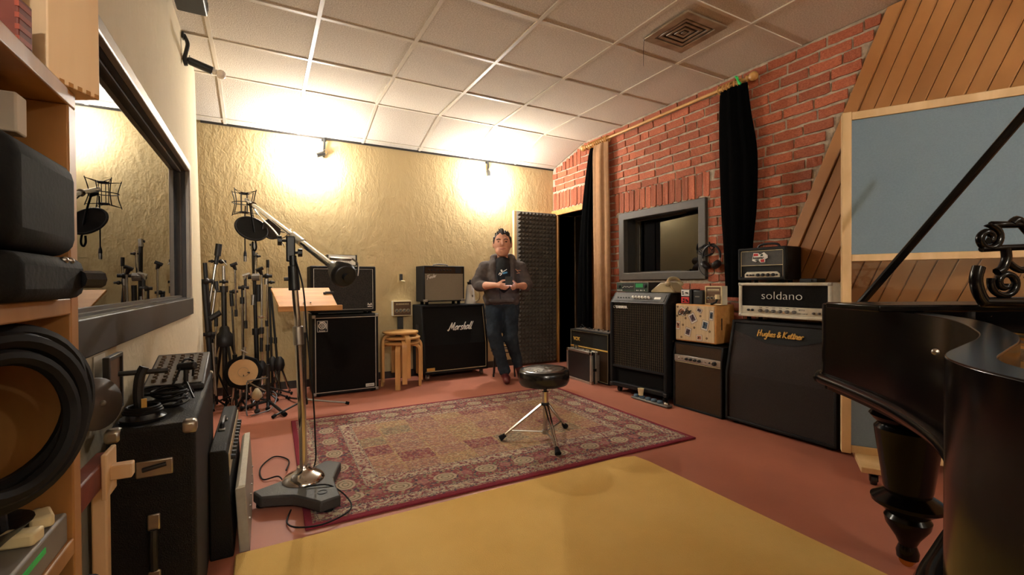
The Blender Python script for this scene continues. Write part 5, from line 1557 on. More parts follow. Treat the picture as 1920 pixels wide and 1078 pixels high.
# ------------------------------------------------------------------ wooden music stand in front of the bass cabinets
t = thing('music_stand', 'music stand with a honey wooden desk on a thin black tripod', 'music stand', (0.300, 4.110, 0.0))
b = MB()
A, B_, C_, D_ = Vector((-0.245, 0.14, 0.990)), Vector((0.205, 0.14, 0.990)), Vector((0.245, -0.13, 0.832)), Vector((-0.185, -0.13, 0.828))
nn = (B_ - A).cross(D_ - A).normalized() * 0.016
if nn.z > 0:
    nn = -nn
b.add([A, B_, C_, D_, A + nn, B_ + nn, C_ + nn, D_ + nn], [(0, 1, 2, 3), (7, 6, 5, 4), (0, 4, 5, 1), (1, 5, 6, 2), (2, 6, 7, 3), (3, 7, 4, 0)])
b.build('desk', M_DESKWOOD, t, bevel=0.003)
MB().box(-0.200, 0.275, -0.156, -0.128, 0.806, 0.848).build('desk_ledge', M_DESKWOOD, t, bevel=0.004)
MB().box(0.165, 0.235, 0.045, 0.068, 0.938, 0.958).box(0.150, 0.172, 0.04, 0.07, 0.925, 0.952).build('page_clip', M_BLACKP, t, bevel=0.004)
for x in (-0.01, 0.04):
    MB().ball((x, -0.075, 0.872), 0.006).build('screw', M_STEEL, t)
MB().tube([(0.0, 0.02, 0.35), (0.0, 0.02, 0.885)], 0.0085, 10).build('inner_tube', M_STEEL, t)
MB().tube([(0.0, 0.02, 0.02), (0.0, 0.02, 0.60)], 0.012, 10).build('outer_tube', M_BLACKM, t)
MB().tube([(0, 0.02, 0.575), (0, 0.02, 0.62)], 0.017).build('clutch', M_BLACKP, t)
MB().tube([(0, 0.02, 0.02), (0, 0.02, 0.075)], 0.022).build('tripod_hub', M_BLACKM, t)
for a in (-0.35, -2.35, 1.9):
    ex, ey = 0.35 * math.cos(a), 0.02 + 0.35 * math.sin(a)
    lg = MB().tube([(0, 0.02, 0.060), (ex * 0.95, 0.02 + (ey - 0.02) * 0.95, 0.018)], 0.008, 8).build('leg', M_STEEL if a == -0.35 else M_BLACKM, t)
    MB().tube([(ex * 0.92, 0.02 + (ey - 0.02) * 0.92, 0.020), (ex, ey, 0.013)], 0.013).build('rubber_foot', M_RUBBER, lg)

# ------------------------------------------------------------------ cluster of microphone stands in the corner
GRP = 'microphone stands crowded in the corner'
def tripod(t, r=0.28, z=0.12, a0=0.3, m=M_BLACKM, n=3, hub=0.02, rr=0.008):
    MB().tube([(0, 0, z - 0.03), (0, 0, z + 0.03)], hub, 12).build('tripod_hub', M_BLACKP, t)
    for k in range(n):
        a = a0 + 2 * PI * k / n
        e = Vector((r * math.cos(a), r * math.sin(a), 0.014))
        lg = MB().tube([(0, 0, z), tuple(e)], rr, 8).build('leg', m, t)
        MB().tube([tuple(e * 0.93 + Vector((0, 0, 0.006))), tuple(e)], 0.014, 10).build('rubber_foot', M_RUBBER, lg)
def mic_clip(t, p, d, m=M_BLACKP, s=1.0):
    p, d = Vector(p), Vector(d).normalized()
    MB().tube([p - d * 0.02 * s, p + d * 0.005 * s, p + d * 0.03 * s], [0.010 * s, 0.014 * s, 0.018 * s], 10).tube([p + d * 0.02 * s + Vector((-0.025, 0, 0)) * s, p + d * 0.04 * s + Vector((0.03, 0, 0.004)) * s], 0.014 * s, 10).build('mic_clip', m, t)
def mstand(label, base, top, m_low, m_up, split, parts=(), tri=None, r_low=0.011, r_up=0.008):
    """telescopic stand: base xy, top point, height where the tube changes"""
    t = thing('mic_stand', label, 'mic stand', (base[0], base[1], 0.0), 0, GRP)
    B = Vector((0, 0, 0.03))
    Tp = Vector((top[0] - base[0], top[1] - base[1], top[2]))
    f = (split - 0.03) / (Tp.z - 0.03)
    S = B.lerp(Tp, f)
    MB().tube([B, S], r_low, 10).build('lower_tube', m_low, t)
    MB().tube([S, Tp], r_up, 10).build('upper_tube', m_up, t)
    MB().tube([S - Vector((0, 0, 0.025)), S + Vector((0, 0, 0.03))], r_low * 1.6, 10).build('clutch', M_BLACKP, t)
    if tri:
        tripod(t, **tri)
    loc = lambda p: (p[0] - base[0], p[1] - base[1], p[2])
    for kind, pts, r, mm in parts:
        q = [loc(p) for p in pts]
        if kind == 'joint':
            MB().ball(q[0], r).tube([(q[0][0] - r * 1.8, q[0][1], q[0][2]), (q[0][0] + r * 1.8, q[0][1], q[0][2])], r * 0.6, 8).build('joint', mm, t)
        elif kind == 'clip':
            mic_clip(t, q[0], Vector(q[1]) - Vector(q[0]), mm, r)
        elif kind == 'disc':
            pass
        else:
            MB().tube(q, r, 10).build(kind, mm, t)
    return t
# 1: studio stand with a dark tube, cone base and folded boom
t = mstand('grey mic stand with dark cone base and folded chrome boom', (-0.290, 4.55), (-0.292, 4.55, 1.18), M_BLACKM, M_STEEL, 0.98,
       [('boom', [(-0.342, 4.49, 1.20), (-0.405, 4.46, 0.728)], 0.011, M_CHROME), ('boom_grip', [(-0.318, 4.49, 1.36), (-0.330, 4.49, 1.26)], 0.024, M_BLACKP),
        ('boom_sleeve', [(-0.330, 4.49, 1.27), (-0.343, 4.49, 1.19)], 0.016, M_BLACKP), ('joint', [(-0.368, 4.49, 1.215)], 0.014, M_BLACKP), ('joint', [(-0.305, 4.51, 1.215)], 0.020, M_BLACKP),
        ('lever', [(-0.30, 4.50, 1.23), (-0.265, 4.50, 1.185)], 0.005, M_STEEL), ('joint', [(-0.290, 4.53, 1.045)], 0.018, M_BLACKP),
        ('second_boom', [(-0.340, 4.49, 1.03), (-0.385, 4.46, 0.648)], 0.009, M_STEEL), ('second_joint', [(-0.343, 4.49, 1.05), (-0.338, 4.49, 0.97)], 0.016, M_BLACKP), ('crossbar', [(-0.40, 4.52, 0.96), (-0.29, 4.53, 0.965)], 0.006, M_BLACKM)], None, 0.020, 0.013)
MB().lathe([(0.022, 0.67), (0.035, 0.655), (0.040, 0.62), (0.072, 0.585), (0.076, 0.53), (0.070, 0.50), (0.0, 0.50)], 20).build('cone_hub', M_BLACKP, t, smooth=40)
for k in range(4):
    a = 0.5 + k * PI / 2
    lg = MB().tube([(0.055 * math.cos(a), 0.055 * math.sin(a), 0.51), (0.19 * math.cos(a), 0.19 * math.sin(a), 0.016)], 0.011, 8).build('leg', M_BLACKM, t)
    MB().ball((0.19 * math.cos(a), 0.19 * math.sin(a), 0.016), 0.016).build('rubber_foot', M_RUBBER, lg)
# 2: thin chrome stand
mstand('thin chrome mic stand with a drooping arm and open mic clip', (-0.200, 4.47), (-0.234, 4.47, 0.956), M_CHROME, M_CHROME, 0.40,
       [('joint', [(-0.216, 4.46, 0.962)], 0.018, M_BLACKP), ('arm_sleeve', [(-0.234, 4.46, 0.95), (-0.228, 4.46, 0.84)], 0.015, M_BLACKP), ('arm', [(-0.205, 4.45, 1.15), (-0.201, 4.45, 0.80)], 0.0075, M_CHROME),
        ('grip', [(-0.201, 4.45, 0.81), (-0.201, 4.45, 0.752)], 0.012, M_BLACKP), ('clip', [(-0.206, 4.45, 1.16), (-0.220, 4.44, 1.20)], 1.0, M_BLACKP)], dict(r=0.22, z=0.10, a0=0.9))
# 3: chrome stand carrying the round pad
mstand('chrome mic stand with black T joint standing behind the round pad', (-0.150, 4.40), (-0.153, 4.40, 0.992), M_CHROME, M_BLACKP, 0.885,
       [('joint', [(-0.142, 4.39, 0.995)], 0.022, M_BLACKP), ('arm_stub', [(-0.129, 4.39, 1.075), (-0.129, 4.39, 0.985)], 0.011, M_BLACKP), ('arm', [(-0.129, 4.37, 0.99), (-0.128, 4.37, 0.72)], 0.008, M_CHROME), ('grip', [(-0.128, 4.37, 0.72), (-0.127, 4.37, 0.655)], 0.012, M_BLACKP),
        ('clip', [(-0.131, 4.39, 1.075), (-0.125, 4.39, 1.10)], 0.9, M_STEEL)], dict(r=0.20, z=0.09, a0=0.2))
t = thing('drum_pad', 'round cream drum pad with thick black rim hung on a chrome stand', 'drum pad', (-0.148, 4.325, 0.0))
nrm = Vector((0.10, -0.95, 0.28))
Cc = Vector((0, 0, 0.30))
MB().tube([Cc + nrm * 0.0, Cc - nrm * 0.05], [0.150, 0.135], 8).build('rim', M_RUBBER, t, smooth=20, bevel=0.012)
MB().tube([Cc + nrm * 0.004, Cc - nrm * 0.006], 0.106, 40).build('pad', mat('cream drum skin', s3(214, 178, 130), 0.7, var=0.05, vscale=14), t)
MB().torus(Cc + nrm * 0.004, tuple(nrm), 0.038, 0.002, 24, 5).build('centre_ring', M_BEIGE, t)
for dx, dz in ((0.045, -0.010), (0.0, -0.035)):
    MB().tube([Cc + nrm * 0.006 + Vector((dx * 0.6, 0, dz * 0.5)), Cc + nrm * 0.009 + Vector((dx, 0, dz))], [0.003, 0.007], 8).build('pad_mark', M_BLACKP, t)
MB().tube([Cc + Vector((0.0, 0.03, 0.10)), Cc + Vector((0.012, 0.05, 0.20))], 0.010).tube([Cc + Vector((-0.015, -0.01, 0.185)), Cc + Vector((0.03, -0.01, 0.155))], 0.006).build('clamp', M_STEEL, t)
for dx in (-0.07, -0.02, 0.05):
    MB().tube([(dx, 0.02, 0.18), (dx * 1.2, 0.03, 0.014)], 0.010, 8).build('leg', M_CHROME, t)
# 4: black square column stand with silver clamps
mstand('black square-column stand with silver clamp and grey wheel joint', (-0.048, 4.62), (-0.072, 4.62, 1.375), M_BLACKM, M_BLACKM, 0.60,
       [('top_clamp', [(-0.072, 4.61, 1.39), (-0.075, 4.61, 1.33)], 0.018, M_STEEL), ('side_screw', [(-0.10, 4.61, 1.37), (-0.072, 4.61, 1.372)], 0.010, M_BLACKP), ('chrome_tube', [(-0.050, 4.58, 1.30), (-0.057, 4.58, 1.08)], 0.010, M_CHROME), ('joint', [(-0.040, 4.58, 1.27)], 0.014, M_BLACKP),
        ('wheel_joint', [(-0.085, 4.57, 1.085), (-0.025, 4.57, 1.085)], 0.032, M_GREYP), ('wheel_knob', [(-0.115, 4.57, 1.085), (-0.088, 4.57, 1.085)], 0.018, M_BLACKP), ('lower_clamp', [(-0.075, 4.60, 0.93), (-0.080, 4.60, 0.84)], 0.016, M_STEEL), ('grip', [(-0.035, 4.57, 1.02), (-0.037, 4.57, 0.87)], 0.018, M_BLACKP)], dict(r=0.24, z=0.14, a0=1.2), 0.019, 0.015)
# 5: chrome stand with cone base
t = mstand('chrome mic stand with weighted black cone base and clip on top', (-0.016, 4.48), (-0.010, 4.48, 1.12), M_CHROME, M_STEEL, 0.62,
       [('clip', [(-0.014, 4.48, 1.12), (-0.03, 4.47, 1.16)], 1.1, M_BLACKP), ('joint', [(-0.016, 4.47, 0.74)], 0.014, M_CHROME), ('grip', [(-0.016, 4.48, 0.56), (-0.017, 4.48, 0.44)], 0.014, M_BLACKP)], dict(r=0.20, z=0.12, a0=2.2, hub=0.03))
MB().lathe([(0.016, 0.36), (0.034, 0.33), (0.040, 0.27), (0.032, 0.23), (0.0, 0.23)], 18).build('cone_hub', M_BLACKP, t, smooth=40)
# 6: thin stand with black grips
mstand('thin steel mic stand with black grips at both ends of its arm', (0.030, 4.62), (0.034, 4.62, 1.04), M_BLACKM, M_STEEL, 0.45,
       [('arm', [(0.039, 4.60, 1.19), (0.026, 4.60, 0.70)], 0.0085, M_CHROME), ('grip', [(0.039, 4.60, 1.24), (0.039, 4.60, 1.17)], 0.013, M_BLACKP), ('grip', [(0.026, 4.60, 0.70), (0.028, 4.60, 0.645)], 0.013, M_BLACKP), ('joint', [(0.030, 4.60, 1.095)], 0.024, M_BLACKP), ('swivel', [(0.028, 4.59, 1.07), (0.026, 4.59, 1.02)], 0.018, M_STEEL), ('joint', [(0.065, 4.60, 1.04)], 0.016, M_BLACKP)], dict(r=0.2, z=0.10, a0=0.1))
# 7 and 8: folded black stands
for label, bx, by, top, a0 in (('black folded mic stand leaning behind the wooden music desk', 0.128, 4.72, (0.060, 4.72, 1.0), 0.4), ('black folded mic stand standing upright behind the wooden music desk', 0.070, 4.76, (0.050, 4.76, 1.0), 1.3)):
    t = mstand(label, (bx, by), top, M_BLACKM, M_BLACKM, 0.5, [], dict(r=0.09, z=0.30, a0=a0, hub=0.03, m=M_CHROME, rr=0.009), 0.010, 0.010)
    MB().lathe([(0.014, 0.35), (0.038, 0.32), (0.045, 0.27), (0.030, 0.22), (0.0, 0.22)], 16).build('cone_hub', M_BLACKP, t, smooth=40)
# 9: thick folded stand against the wall end
mstand('thick black folded stand leaning at the end of the cream wall', (-0.355, 4.46), (-0.415, 4.46, 1.20), M_BLACKM, M_BLACKM, 0.60,
       [('bundle', [(-0.42, 4.44, 1.06), (-0.375, 4.44, 0.30)], 0.022, M_BLACKM), ('joint', [(-0.40, 4.39, 1.05)], 0.026, M_BLACKP), ('joint', [(-0.385, 4.38, 0.62)], 0.024, M_BLACKP), ('rod', [(-0.36, 4.37, 0.55), (-0.34, 4.37, 0.12)], 0.008, M_STEEL)], dict(r=0.12, z=0.34, a0=0.3), 0.022, 0.016)
# 10: short stand with black clip
mstand('short chrome mic stand with a tilted square black clip on top', (-0.357, 4.40), (-0.338, 4.40, 0.70), M_STEEL, M_CHROME, 0.40,
       [('clip_neck', [(-0.338, 4.40, 0.75), (-0.338, 4.40, 0.68)], 0.014, M_BLACKP), ('square_clip', [(-0.378, 4.39, 0.745), (-0.305, 4.39, 0.795)], 0.022, M_BLACKP)], dict(r=0.09, z=0.10, a0=0.5))
# 11: low tripod boom stand in front
t = thing('tripod_stand', 'low black tripod stand with angled grey bar in front of the others', 'mic stand', (0.030, 4.250, 0.0), 0, GRP)
MB().tube([(0, 0, 0.02), (0, 0, 0.36)], 0.016, 12).build('column', M_BLACKM, t)
for ex, ey in ((0.110, -0.36), (-0.20, 0.0), (-0.005, -0.13)):
    lg = MB().tube([(0, 0, 0.06), (ex * 0.96, ey * 0.96, 0.022)], 0.012, 10).build('leg', M_BLACKM, t)
    MB().tube([(ex * 0.9, ey * 0.9, 0.024), (ex, ey, 0.018)], 0.018, 10).build('rubber_foot', M_RUBBER, lg)
MB().tube([(-0.15, -0.02, 0.24), (0, -0.02, 0.255)], 0.006).tube([(-0.15, -0.02, 0.235), (-0.02, -0.04, 0.15)], 0.006).build('angled_bar', M_GREYP, t)
MB().tube(smooth_path([(0.03, -0.02, 0.14), (0.06, -0.05, 0.10), (0.02, -0.16, 0.03), (-0.09, -0.20, 0.010), (-0.15, -0.17, 0.010), (-0.15, -0.04, 0.235)], 5), 0.005, 6).build('bar_cable', M_CABLEG, t)
t = thing('beater_foot', 'small grey egg-shaped clamp on a black rod at the tripod feet', 'clamp', (-0.050, 4.10, 0.0))
MB().lathe([(0.012, 0.105), (0.036, 0.13), (0.034, 0.165), (0.012, 0.20), (0.0, 0.202)], 16).build('egg', M_BEIGE, t, smooth=60)
MB().tube([(0, 0, 0.11), (0, -0.01, 0.02)], 0.010).ball((0, -0.01, 0.022), 0.021).build('rod', M_BLACKM, t)
# ------------------------------------------------------------------ man leaning on a bar stool with a phone
PX, PY = 2.216, 4.20
HS, HO = 1.16, Vector((-0.017, 0.015, 1.375))
def hd3(p):
    return tuple(HO + (Vector(p) - HO) * HS)
def blob(name, m, parent, caps, ells=(), voxel=0.008, smooth=6, disp=0.0, dscale=0.05):
    """one continuous surface grown over tapered limbs and rounded masses"""
    b = MB()
    for p0, r0, p1, r1 in caps:
        a, e = Vector(p0), Vector(p1)
        L = (e - a).length
        n = max(2, int(L / (0.5 * min(r0, r1))) + 1)
        for k in range(n + 1):
            f = k / n
            b.ball(a.lerp(e, f), r0 + (r1 - r0) * f, 12, 8)
    for c, r in ells:
        b.ball(c, r, 20, 12)
    me = b.mesh(name, 0)
    o = place(me, name, m, parent)
    md = o.modifiers.new('skin', 'REMESH')
    md.mode = 'VOXEL'
    md.voxel_size = voxel
    md.use_smooth_shade = True
    sm = o.modifiers.new('soft', 'SMOOTH')
    sm.factor = 0.5
    sm.iterations = smooth
    if disp:
        tx = bpy.data.textures.new(name + '_folds', 'CLOUDS')
        tx.noise_scale = dscale
        dm = o.modifiers.new('folds', 'DISPLACE')
        dm.texture = tx
        dm.strength = disp
        dm.mid_level = 0.5
    bake(o)
    o.data.materials.clear()
    o.data.materials.append(m)
    o.data.polygons.foreach_set('use_smooth', [True] * len(o.data.polygons))
    return o
t = thing('bar_stool', 'tall black bar stool behind the standing man', 'stool', (PX + 0.30 * 0.482 - 0.01, PY + 0.30 * 0.876, 0), -0.5)
MB().lathe([(0.0, 0.665), (0.145, 0.665), (0.150, 0.68), (0.145, 0.70), (0.0, 0.705)], 32).build('seat', M_VINYL, t, smooth=40)
for k in range(4):
    a = PI / 4 + k * PI / 2
    c, s = math.cos(a), math.sin(a)
    MB().tube([(0.11 * c, 0.11 * s, 0.668), (0.165 * c, 0.165 * s, 0.0)], 0.010, 8).build('leg', M_BLACKM, t)
for z, r in ((0.27, 0.144), (0.33, 0.139)):
    MB().torus((0, 0, z), (0, 0, 1), r, 0.006, 28, 6).build('foot_ring', M_BLACKM, t)

P_ = thing('person', 'person in charcoal hoodie and dark jeans leaning back and holding a phone', 'person', (PX, PY, 0.0), -0.5027)
hx, hz = -0.017, 1.425
body = blob('body', M_SKIN, P_,
    [((hx, 0.03, 1.22), 0.062, (hx, 0.015, 1.34), 0.056),
     ((-0.03, 0.10, 0.85), 0.13, (-0.03, 0.06, 1.15), 0.12), ((-0.19, 0.04, 1.18), 0.05, (0.14, 0.04, 1.19), 0.05),
     ((-0.20, 0.03, 1.17), 0.045, (-0.275, -0.02, 1.02), 0.042), ((-0.275, -0.02, 1.02), 0.044, (-0.19, -0.145, 0.995), 0.042), ((-0.19, -0.145, 0.995), 0.042, (-0.090, -0.255, 1.002), 0.028),
     ((0.17, 0.03, 1.18), 0.045, (0.232, -0.02, 1.0), 0.042), ((0.232, -0.02, 1.0), 0.044, (0.205, -0.13, 0.99), 0.041), ((0.205, -0.13, 0.99), 0.041, (0.152, -0.245, 0.995), 0.027),
     # palms
     ((-0.085, -0.26, 1.002), 0.026, (-0.030, -0.298, 0.998), 0.028), ((0.148, -0.25, 0.995), 0.026, (0.108, -0.292, 0.990), 0.027),
     # fingers under the phone
     ((-0.022, -0.305, 1.018), 0.0095, (0.030, -0.322, 1.010), 0.0085), ((0.030, -0.322, 1.010), 0.0085, (0.052, -0.318, 1.016), 0.0075),
     ((-0.018, -0.310, 1.001), 0.0100, (0.034, -0.326, 0.992), 0.0088), ((0.034, -0.326, 0.992), 0.0088, (0.058, -0.320, 1.000), 0.0078),
     ((-0.020, -0.308, 0.984), 0.0095, (0.028, -0.322, 0.975), 0.0086), ((0.028, -0.322, 0.975), 0.0086, (0.050, -0.318, 0.982), 0.0076),
     ((-0.028, -0.302, 0.970), 0.0088, (0.014, -0.316, 0.960), 0.0078), ((0.014, -0.316, 0.960), 0.0078, (0.032, -0.314, 0.966), 0.0070),
     ((-0.052, -0.285, 1.020), 0.0125, (-0.012, -0.290, 1.046), 0.0105), ((-0.012, -0.290, 1.046), 0.0105, (0.022, -0.300, 1.052), 0.0090),
     ((0.100, -0.300, 1.008), 0.0095, (0.076, -0.322, 1.004), 0.0085), ((0.100, -0.304, 0.992), 0.0098, (0.072, -0.326, 0.986), 0.0088),
     ((0.102, -0.302, 0.976), 0.0094, (0.076, -0.322, 0.970), 0.0084), ((0.108, -0.296, 0.963), 0.0085, (0.086, -0.314, 0.957), 0.0075),
     ((0.122, -0.278, 1.012), 0.0120, (0.100, -0.288, 1.036), 0.0100), ((0.100, -0.288, 1.036), 0.0100, (0.082, -0.298, 1.048), 0.0088),
     # legs inside the jeans
     ((-0.10, 0.10, 0.82), 0.08, (-0.100, -0.05, 0.47), 0.055), ((-0.100, -0.05, 0.47), 0.055, (-0.005, -0.01, 0.09), 0.038),
     ((0.06, 0.10, 0.82), 0.08, (0.065, -0.02, 0.46), 0.055), ((0.065, -0.02, 0.46), 0.055, (0.145, 0.10, 0.13), 0.038),
     # nose, chin, brow
     (hd3((hx + 0.004, -0.094, 1.446)), 0.0125, hd3((hx + 0.006, -0.112, 1.408)), 0.0155), (hd3((hx - 0.030, -0.082, 1.458)), 0.0125, hd3((hx + 0.034, -0.082, 1.458)), 0.0125)],
    [(hd3(c), tuple(HS * q for q in r)) for c, r in (((hx, 0.0, hz), (0.078, 0.096, 0.110)), ((hx, -0.030, 1.362), (0.064, 0.066, 0.058)), ((hx, -0.058, 1.330), (0.030, 0.030, 0.024)),
     ((hx - 0.079, 0.010, 1.420), (0.012, 0.022, 0.032)), ((hx + 0.079, 0.010, 1.420), (0.012, 0.022, 0.032)))],
    0.0055, 3)
for s in (-1, 1):
    MB().ball(hd3((hx + 0.003 + s * 0.031, -0.0815, 1.436)), (0.0145, 0.0105, 0.0064), 14, 8).build('eye', M_EYE, body)
    MB().tube([hd3(p) for p in ((hx + s * 0.014, -0.094, 1.456), (hx + s * 0.034, -0.091, 1.461), (hx + s * 0.050, -0.078, 1.455))], 0.0048, 6).build('eyebrow', M_HAIR, body)
MB().tube(smooth_path([hd3(p) for p in ((hx - 0.024, -0.084, 1.371), (hx + 0.004, -0.0945, 1.373), (hx + 0.030, -0.083, 1.374))], 4), 0.0062, 6).build('mouth', M_LIP, body)
# hair: cap and short spikes
rr = random.Random(2)
caps = []
for k in range(46):
    a = rr.uniform(0, 2 * PI)
    q = rr.uniform(0.1, 1.0)
    x, y = hx + 0.062 * q * math.cos(a), 0.0 + 0.078 * q * math.sin(a)
    z = hz + 0.115 * math.sqrt(max(0.05, 1 - (0.72 * q) ** 2))
    d = Vector((rr.uniform(-0.4, 0.4) + 0.3 * math.cos(a) * q, -0.30 + rr.uniform(-0.3, 0.2), 1.0)).normalized()
    p = Vector((x, y, z - 0.012))
    caps.append((hd3(p), 0.0115, hd3(p + d * rr.uniform(0.020, 0.040)), 0.004))
blob('hair', M_HAIR, P_, caps, [(hd3(c), tuple(HS * q for q in r)) for c, r in (((hx, 0.018, hz + 0.028), (0.082, 0.094, 0.088)), ((hx - 0.076, -0.012, hz + 0.030), (0.008, 0.026, 0.036)), ((hx + 0.076, -0.012, hz + 0.030), (0.008, 0.026, 0.036)))], 0.005, 1)
# shirt, hoodie
tee = blob('t_shirt', M_TEE, P_, [((hx, 0.0, 1.225), 0.082, (hx, -0.02, 1.16), 0.085)], [((-0.008, -0.030, 1.09), (0.098, 0.128, 0.20))], 0.009, 3)
hood = blob('hoodie', M_HOOD, P_,
    [((-0.185, 0.035, 1.185), 0.075, (0.135, 0.035, 1.190), 0.075), ((-0.205, 0.03, 1.175), 0.078, (-0.278, -0.005, 1.030), 0.070),
     ((-0.278, -0.005, 1.030), 0.070, (-0.262, -0.045, 1.000), 0.064), ((-0.262, -0.045, 1.000), 0.064, (-0.205, -0.125, 0.992), 0.054),
     ((0.160, 0.03, 1.180), 0.078, (0.232, -0.005, 1.010), 0.070), ((0.232, -0.005, 1.010), 0.068, (0.222, -0.06, 0.990), 0.060), ((0.222, -0.06, 0.990), 0.060, (0.205, -0.115, 0.988), 0.054),
     ((-0.115, -0.060, 1.200), 0.034, (-0.112, 0.030, 1.285), 0.042), ((-0.112, 0.030, 1.285), 0.042, (-0.080, 0.110, 1.290), 0.050), ((-0.080, 0.110, 1.290), 0.050, (0.050, 0.110, 1.290), 0.050),
     ((0.050, 0.110, 1.290), 0.050, (0.082, 0.030, 1.285), 0.042), ((0.082, 0.030, 1.285), 0.042, (0.085, -0.060, 1.200), 0.034),
     ((-0.115, -0.06, 1.20), 0.034, (-0.085, -0.105, 1.03), 0.030), ((0.085, -0.06, 1.20), 0.034, (0.082, -0.105, 1.03), 0.030),
     ((-0.17, 0.02, 0.835), 0.052, (0.11, 0.02, 0.835), 0.052), ((-0.13, -0.085, 0.845), 0.030, (0.09, -0.085, 0.845), 0.030)],
    [((-0.030, 0.055, 0.87), (0.198, 0.160, 0.105)), ((-0.030, 0.050, 0.97), (0.198, 0.158, 0.15)), ((-0.030, 0.045, 1.08), (0.198, 0.142, 0.15)), ((-0.028, 0.045, 1.16), (0.20, 0.125, 0.10))],
    0.010, 5, 0.020, 0.075)
MB().tube(smooth_path([(-0.078, -0.128, 1.18), (-0.070, -0.144, 1.08), (-0.050, -0.150, 0.98), (-0.035, -0.142, 0.86)], 5), 0.0045, 6).build('zip', M_BLACKP, hood)
pr_ = MB()
pr_.tube(smooth_path([(-0.052, -0.154, 1.105), (-0.040, -0.158, 1.125), (-0.028, -0.160, 1.110), (-0.040, -0.159, 1.098), (-0.022, -0.160, 1.115), (-0.018, -0.160, 1.150), (-0.028, -0.158, 1.155), (-0.018, -0.160, 1.135), (0.030, -0.158, 1.160)], 4), 0.0042, 5)
pr_.build('shirt_print', M_WHITE, tee)
MB().tube([(-0.012, -0.160, 1.118), (0.010, -0.160, 1.124), (0.034, -0.157, 1.130)], 0.009, 6).build('shirt_print', M_BLUEP, tee)
MB().tube([(0.118, -0.098, 1.165), (0.142, -0.085, 1.140), (0.165, -0.080, 1.125), (0.130, -0.095, 1.122)], 0.0028, 5).tube([(0.135, -0.088, 1.152), (0.172, -0.072, 1.152)], 0.0026, 5).build('hoodie_emblem', M_PEACH, hood)
# jeans and boots
blob('jeans', M_JEAN, P_,
    [((-0.105, 0.085, 0.80), 0.108, (-0.108, -0.045, 0.485), 0.078), ((-0.108, -0.045, 0.485), 0.078, (-0.010, -0.015, 0.125), 0.058),
     ((0.060, 0.085, 0.80), 0.108, (0.062, -0.010, 0.460), 0.078), ((0.062, -0.010, 0.460), 0.078, (0.138, 0.095, 0.165), 0.056),
     ((-0.010, -0.015, 0.135), 0.062, (0.0, -0.012, 0.105), 0.062)],
    [((-0.025, 0.090, 0.81), (0.178, 0.150, 0.095))], 0.010, 4, 0.022, 0.06)
blob('boot', M_BOOT, P_, [((0.0, -0.010, 0.125), 0.046, (0.002, 0.010, 0.048), 0.046), ((0.002, 0.0, 0.050), 0.044, (0.022, -0.175, 0.040), 0.038), ((0.022, -0.12, 0.042), 0.044, (0.024, -0.190, 0.036), 0.036)], (), 0.007, 3)
blob('boot', M_BOOT, P_, [((0.140, 0.098, 0.175), 0.044, (0.155, 0.110, 0.105), 0.044), ((0.155, 0.110, 0.105), 0.042, (0.170, 0.010, 0.045), 0.036), ((0.170, 0.010, 0.045), 0.038, (0.175, -0.035, 0.038), 0.036)], (), 0.007, 3)
t = thing('mobile_phone', 'black mobile phone with lit screen held in both hands', 'phone', (PX, PY, 0.0), -0.5027)
pm = Matrix.Translation((0.052, -0.318, 1.036)) @ Matrix.Rotation(math.radians(-38), 4, 'X')
MB().box(-0.036, 0.036, -0.0045, 0.0, -0.045, 0.060, pm).build('case', M_BLACKP, t, bevel=0.002)
MB().box(-0.032, 0.032, 0.0002, 0.0012, -0.038, 0.054, pm).build('screen', M_SCREEN, t, smooth=0)
# ------------------------------------------------------------------ long black case with gear on it, by the cream wall
t = thing('equipment_trunk', 'long black vinyl trunk with metal corners below the booth window', 'trunk', (-0.26, 1.50, 0.0), math.radians(2.0))
MB().box(-0.095, 0.095, 0.0, 0.84, 0.012, 0.648).build('body', M_TOLEX, t, bevel=0.012, seg=3)
for sx in (-1, 1):
    for yy, sy in ((0.0, 1), (0.84, -1)):
        for zz, sz in ((0.012, 1), (0.648, -1)):
            x0, x1 = sorted((sx * 0.098, sx * 0.062))
            ya, yb = sorted((yy - sy * 0.003, yy + sy * 0.036))
            za, zb_ = sorted((zz - sz * 0.003, zz + sz * 0.034))
            MB().box(x0, x1, ya, yb, za, zb_).build('corner_guard', M_STEEL, t, bevel=0.010)
MB().box(-0.035, 0.045, -0.004, 0.004, 0.515, 0.560).build('handle_plate', M_STEEL, t, bevel=0.012)
MB().tube([(-0.02, -0.006, 0.537), (0.03, -0.006, 0.545)], 0.006).build('handle', M_BLACKP, t)
for z in (0.395, 0.245):
    MB().box(-0.012, 0.016, -0.005, 0.003, z - 0.022, z + 0.022).build('latch', M_STEEL, t, bevel=0.006)
MB().tube([(0.002, -0.006, 0.375), (0.002, -0.012, 0.33), (0.002, -0.006, 0.27)], 0.009).build('side_grip', M_BLACKP, t)
TR = lambda x, y, z=0.649: tuple(Matrix.Rotation(math.radians(2.0), 4, 'Z') @ Vector((x, y, 0)) + Vector((-0.26, 1.50, z)))
for sx in (-0.07, 0.07):
    for y in (0.06, 0.78):
        MB().cyl((sx, y, 0), (sx, y, 0.014), 0.015).build('foot', M_RUBBER, t)
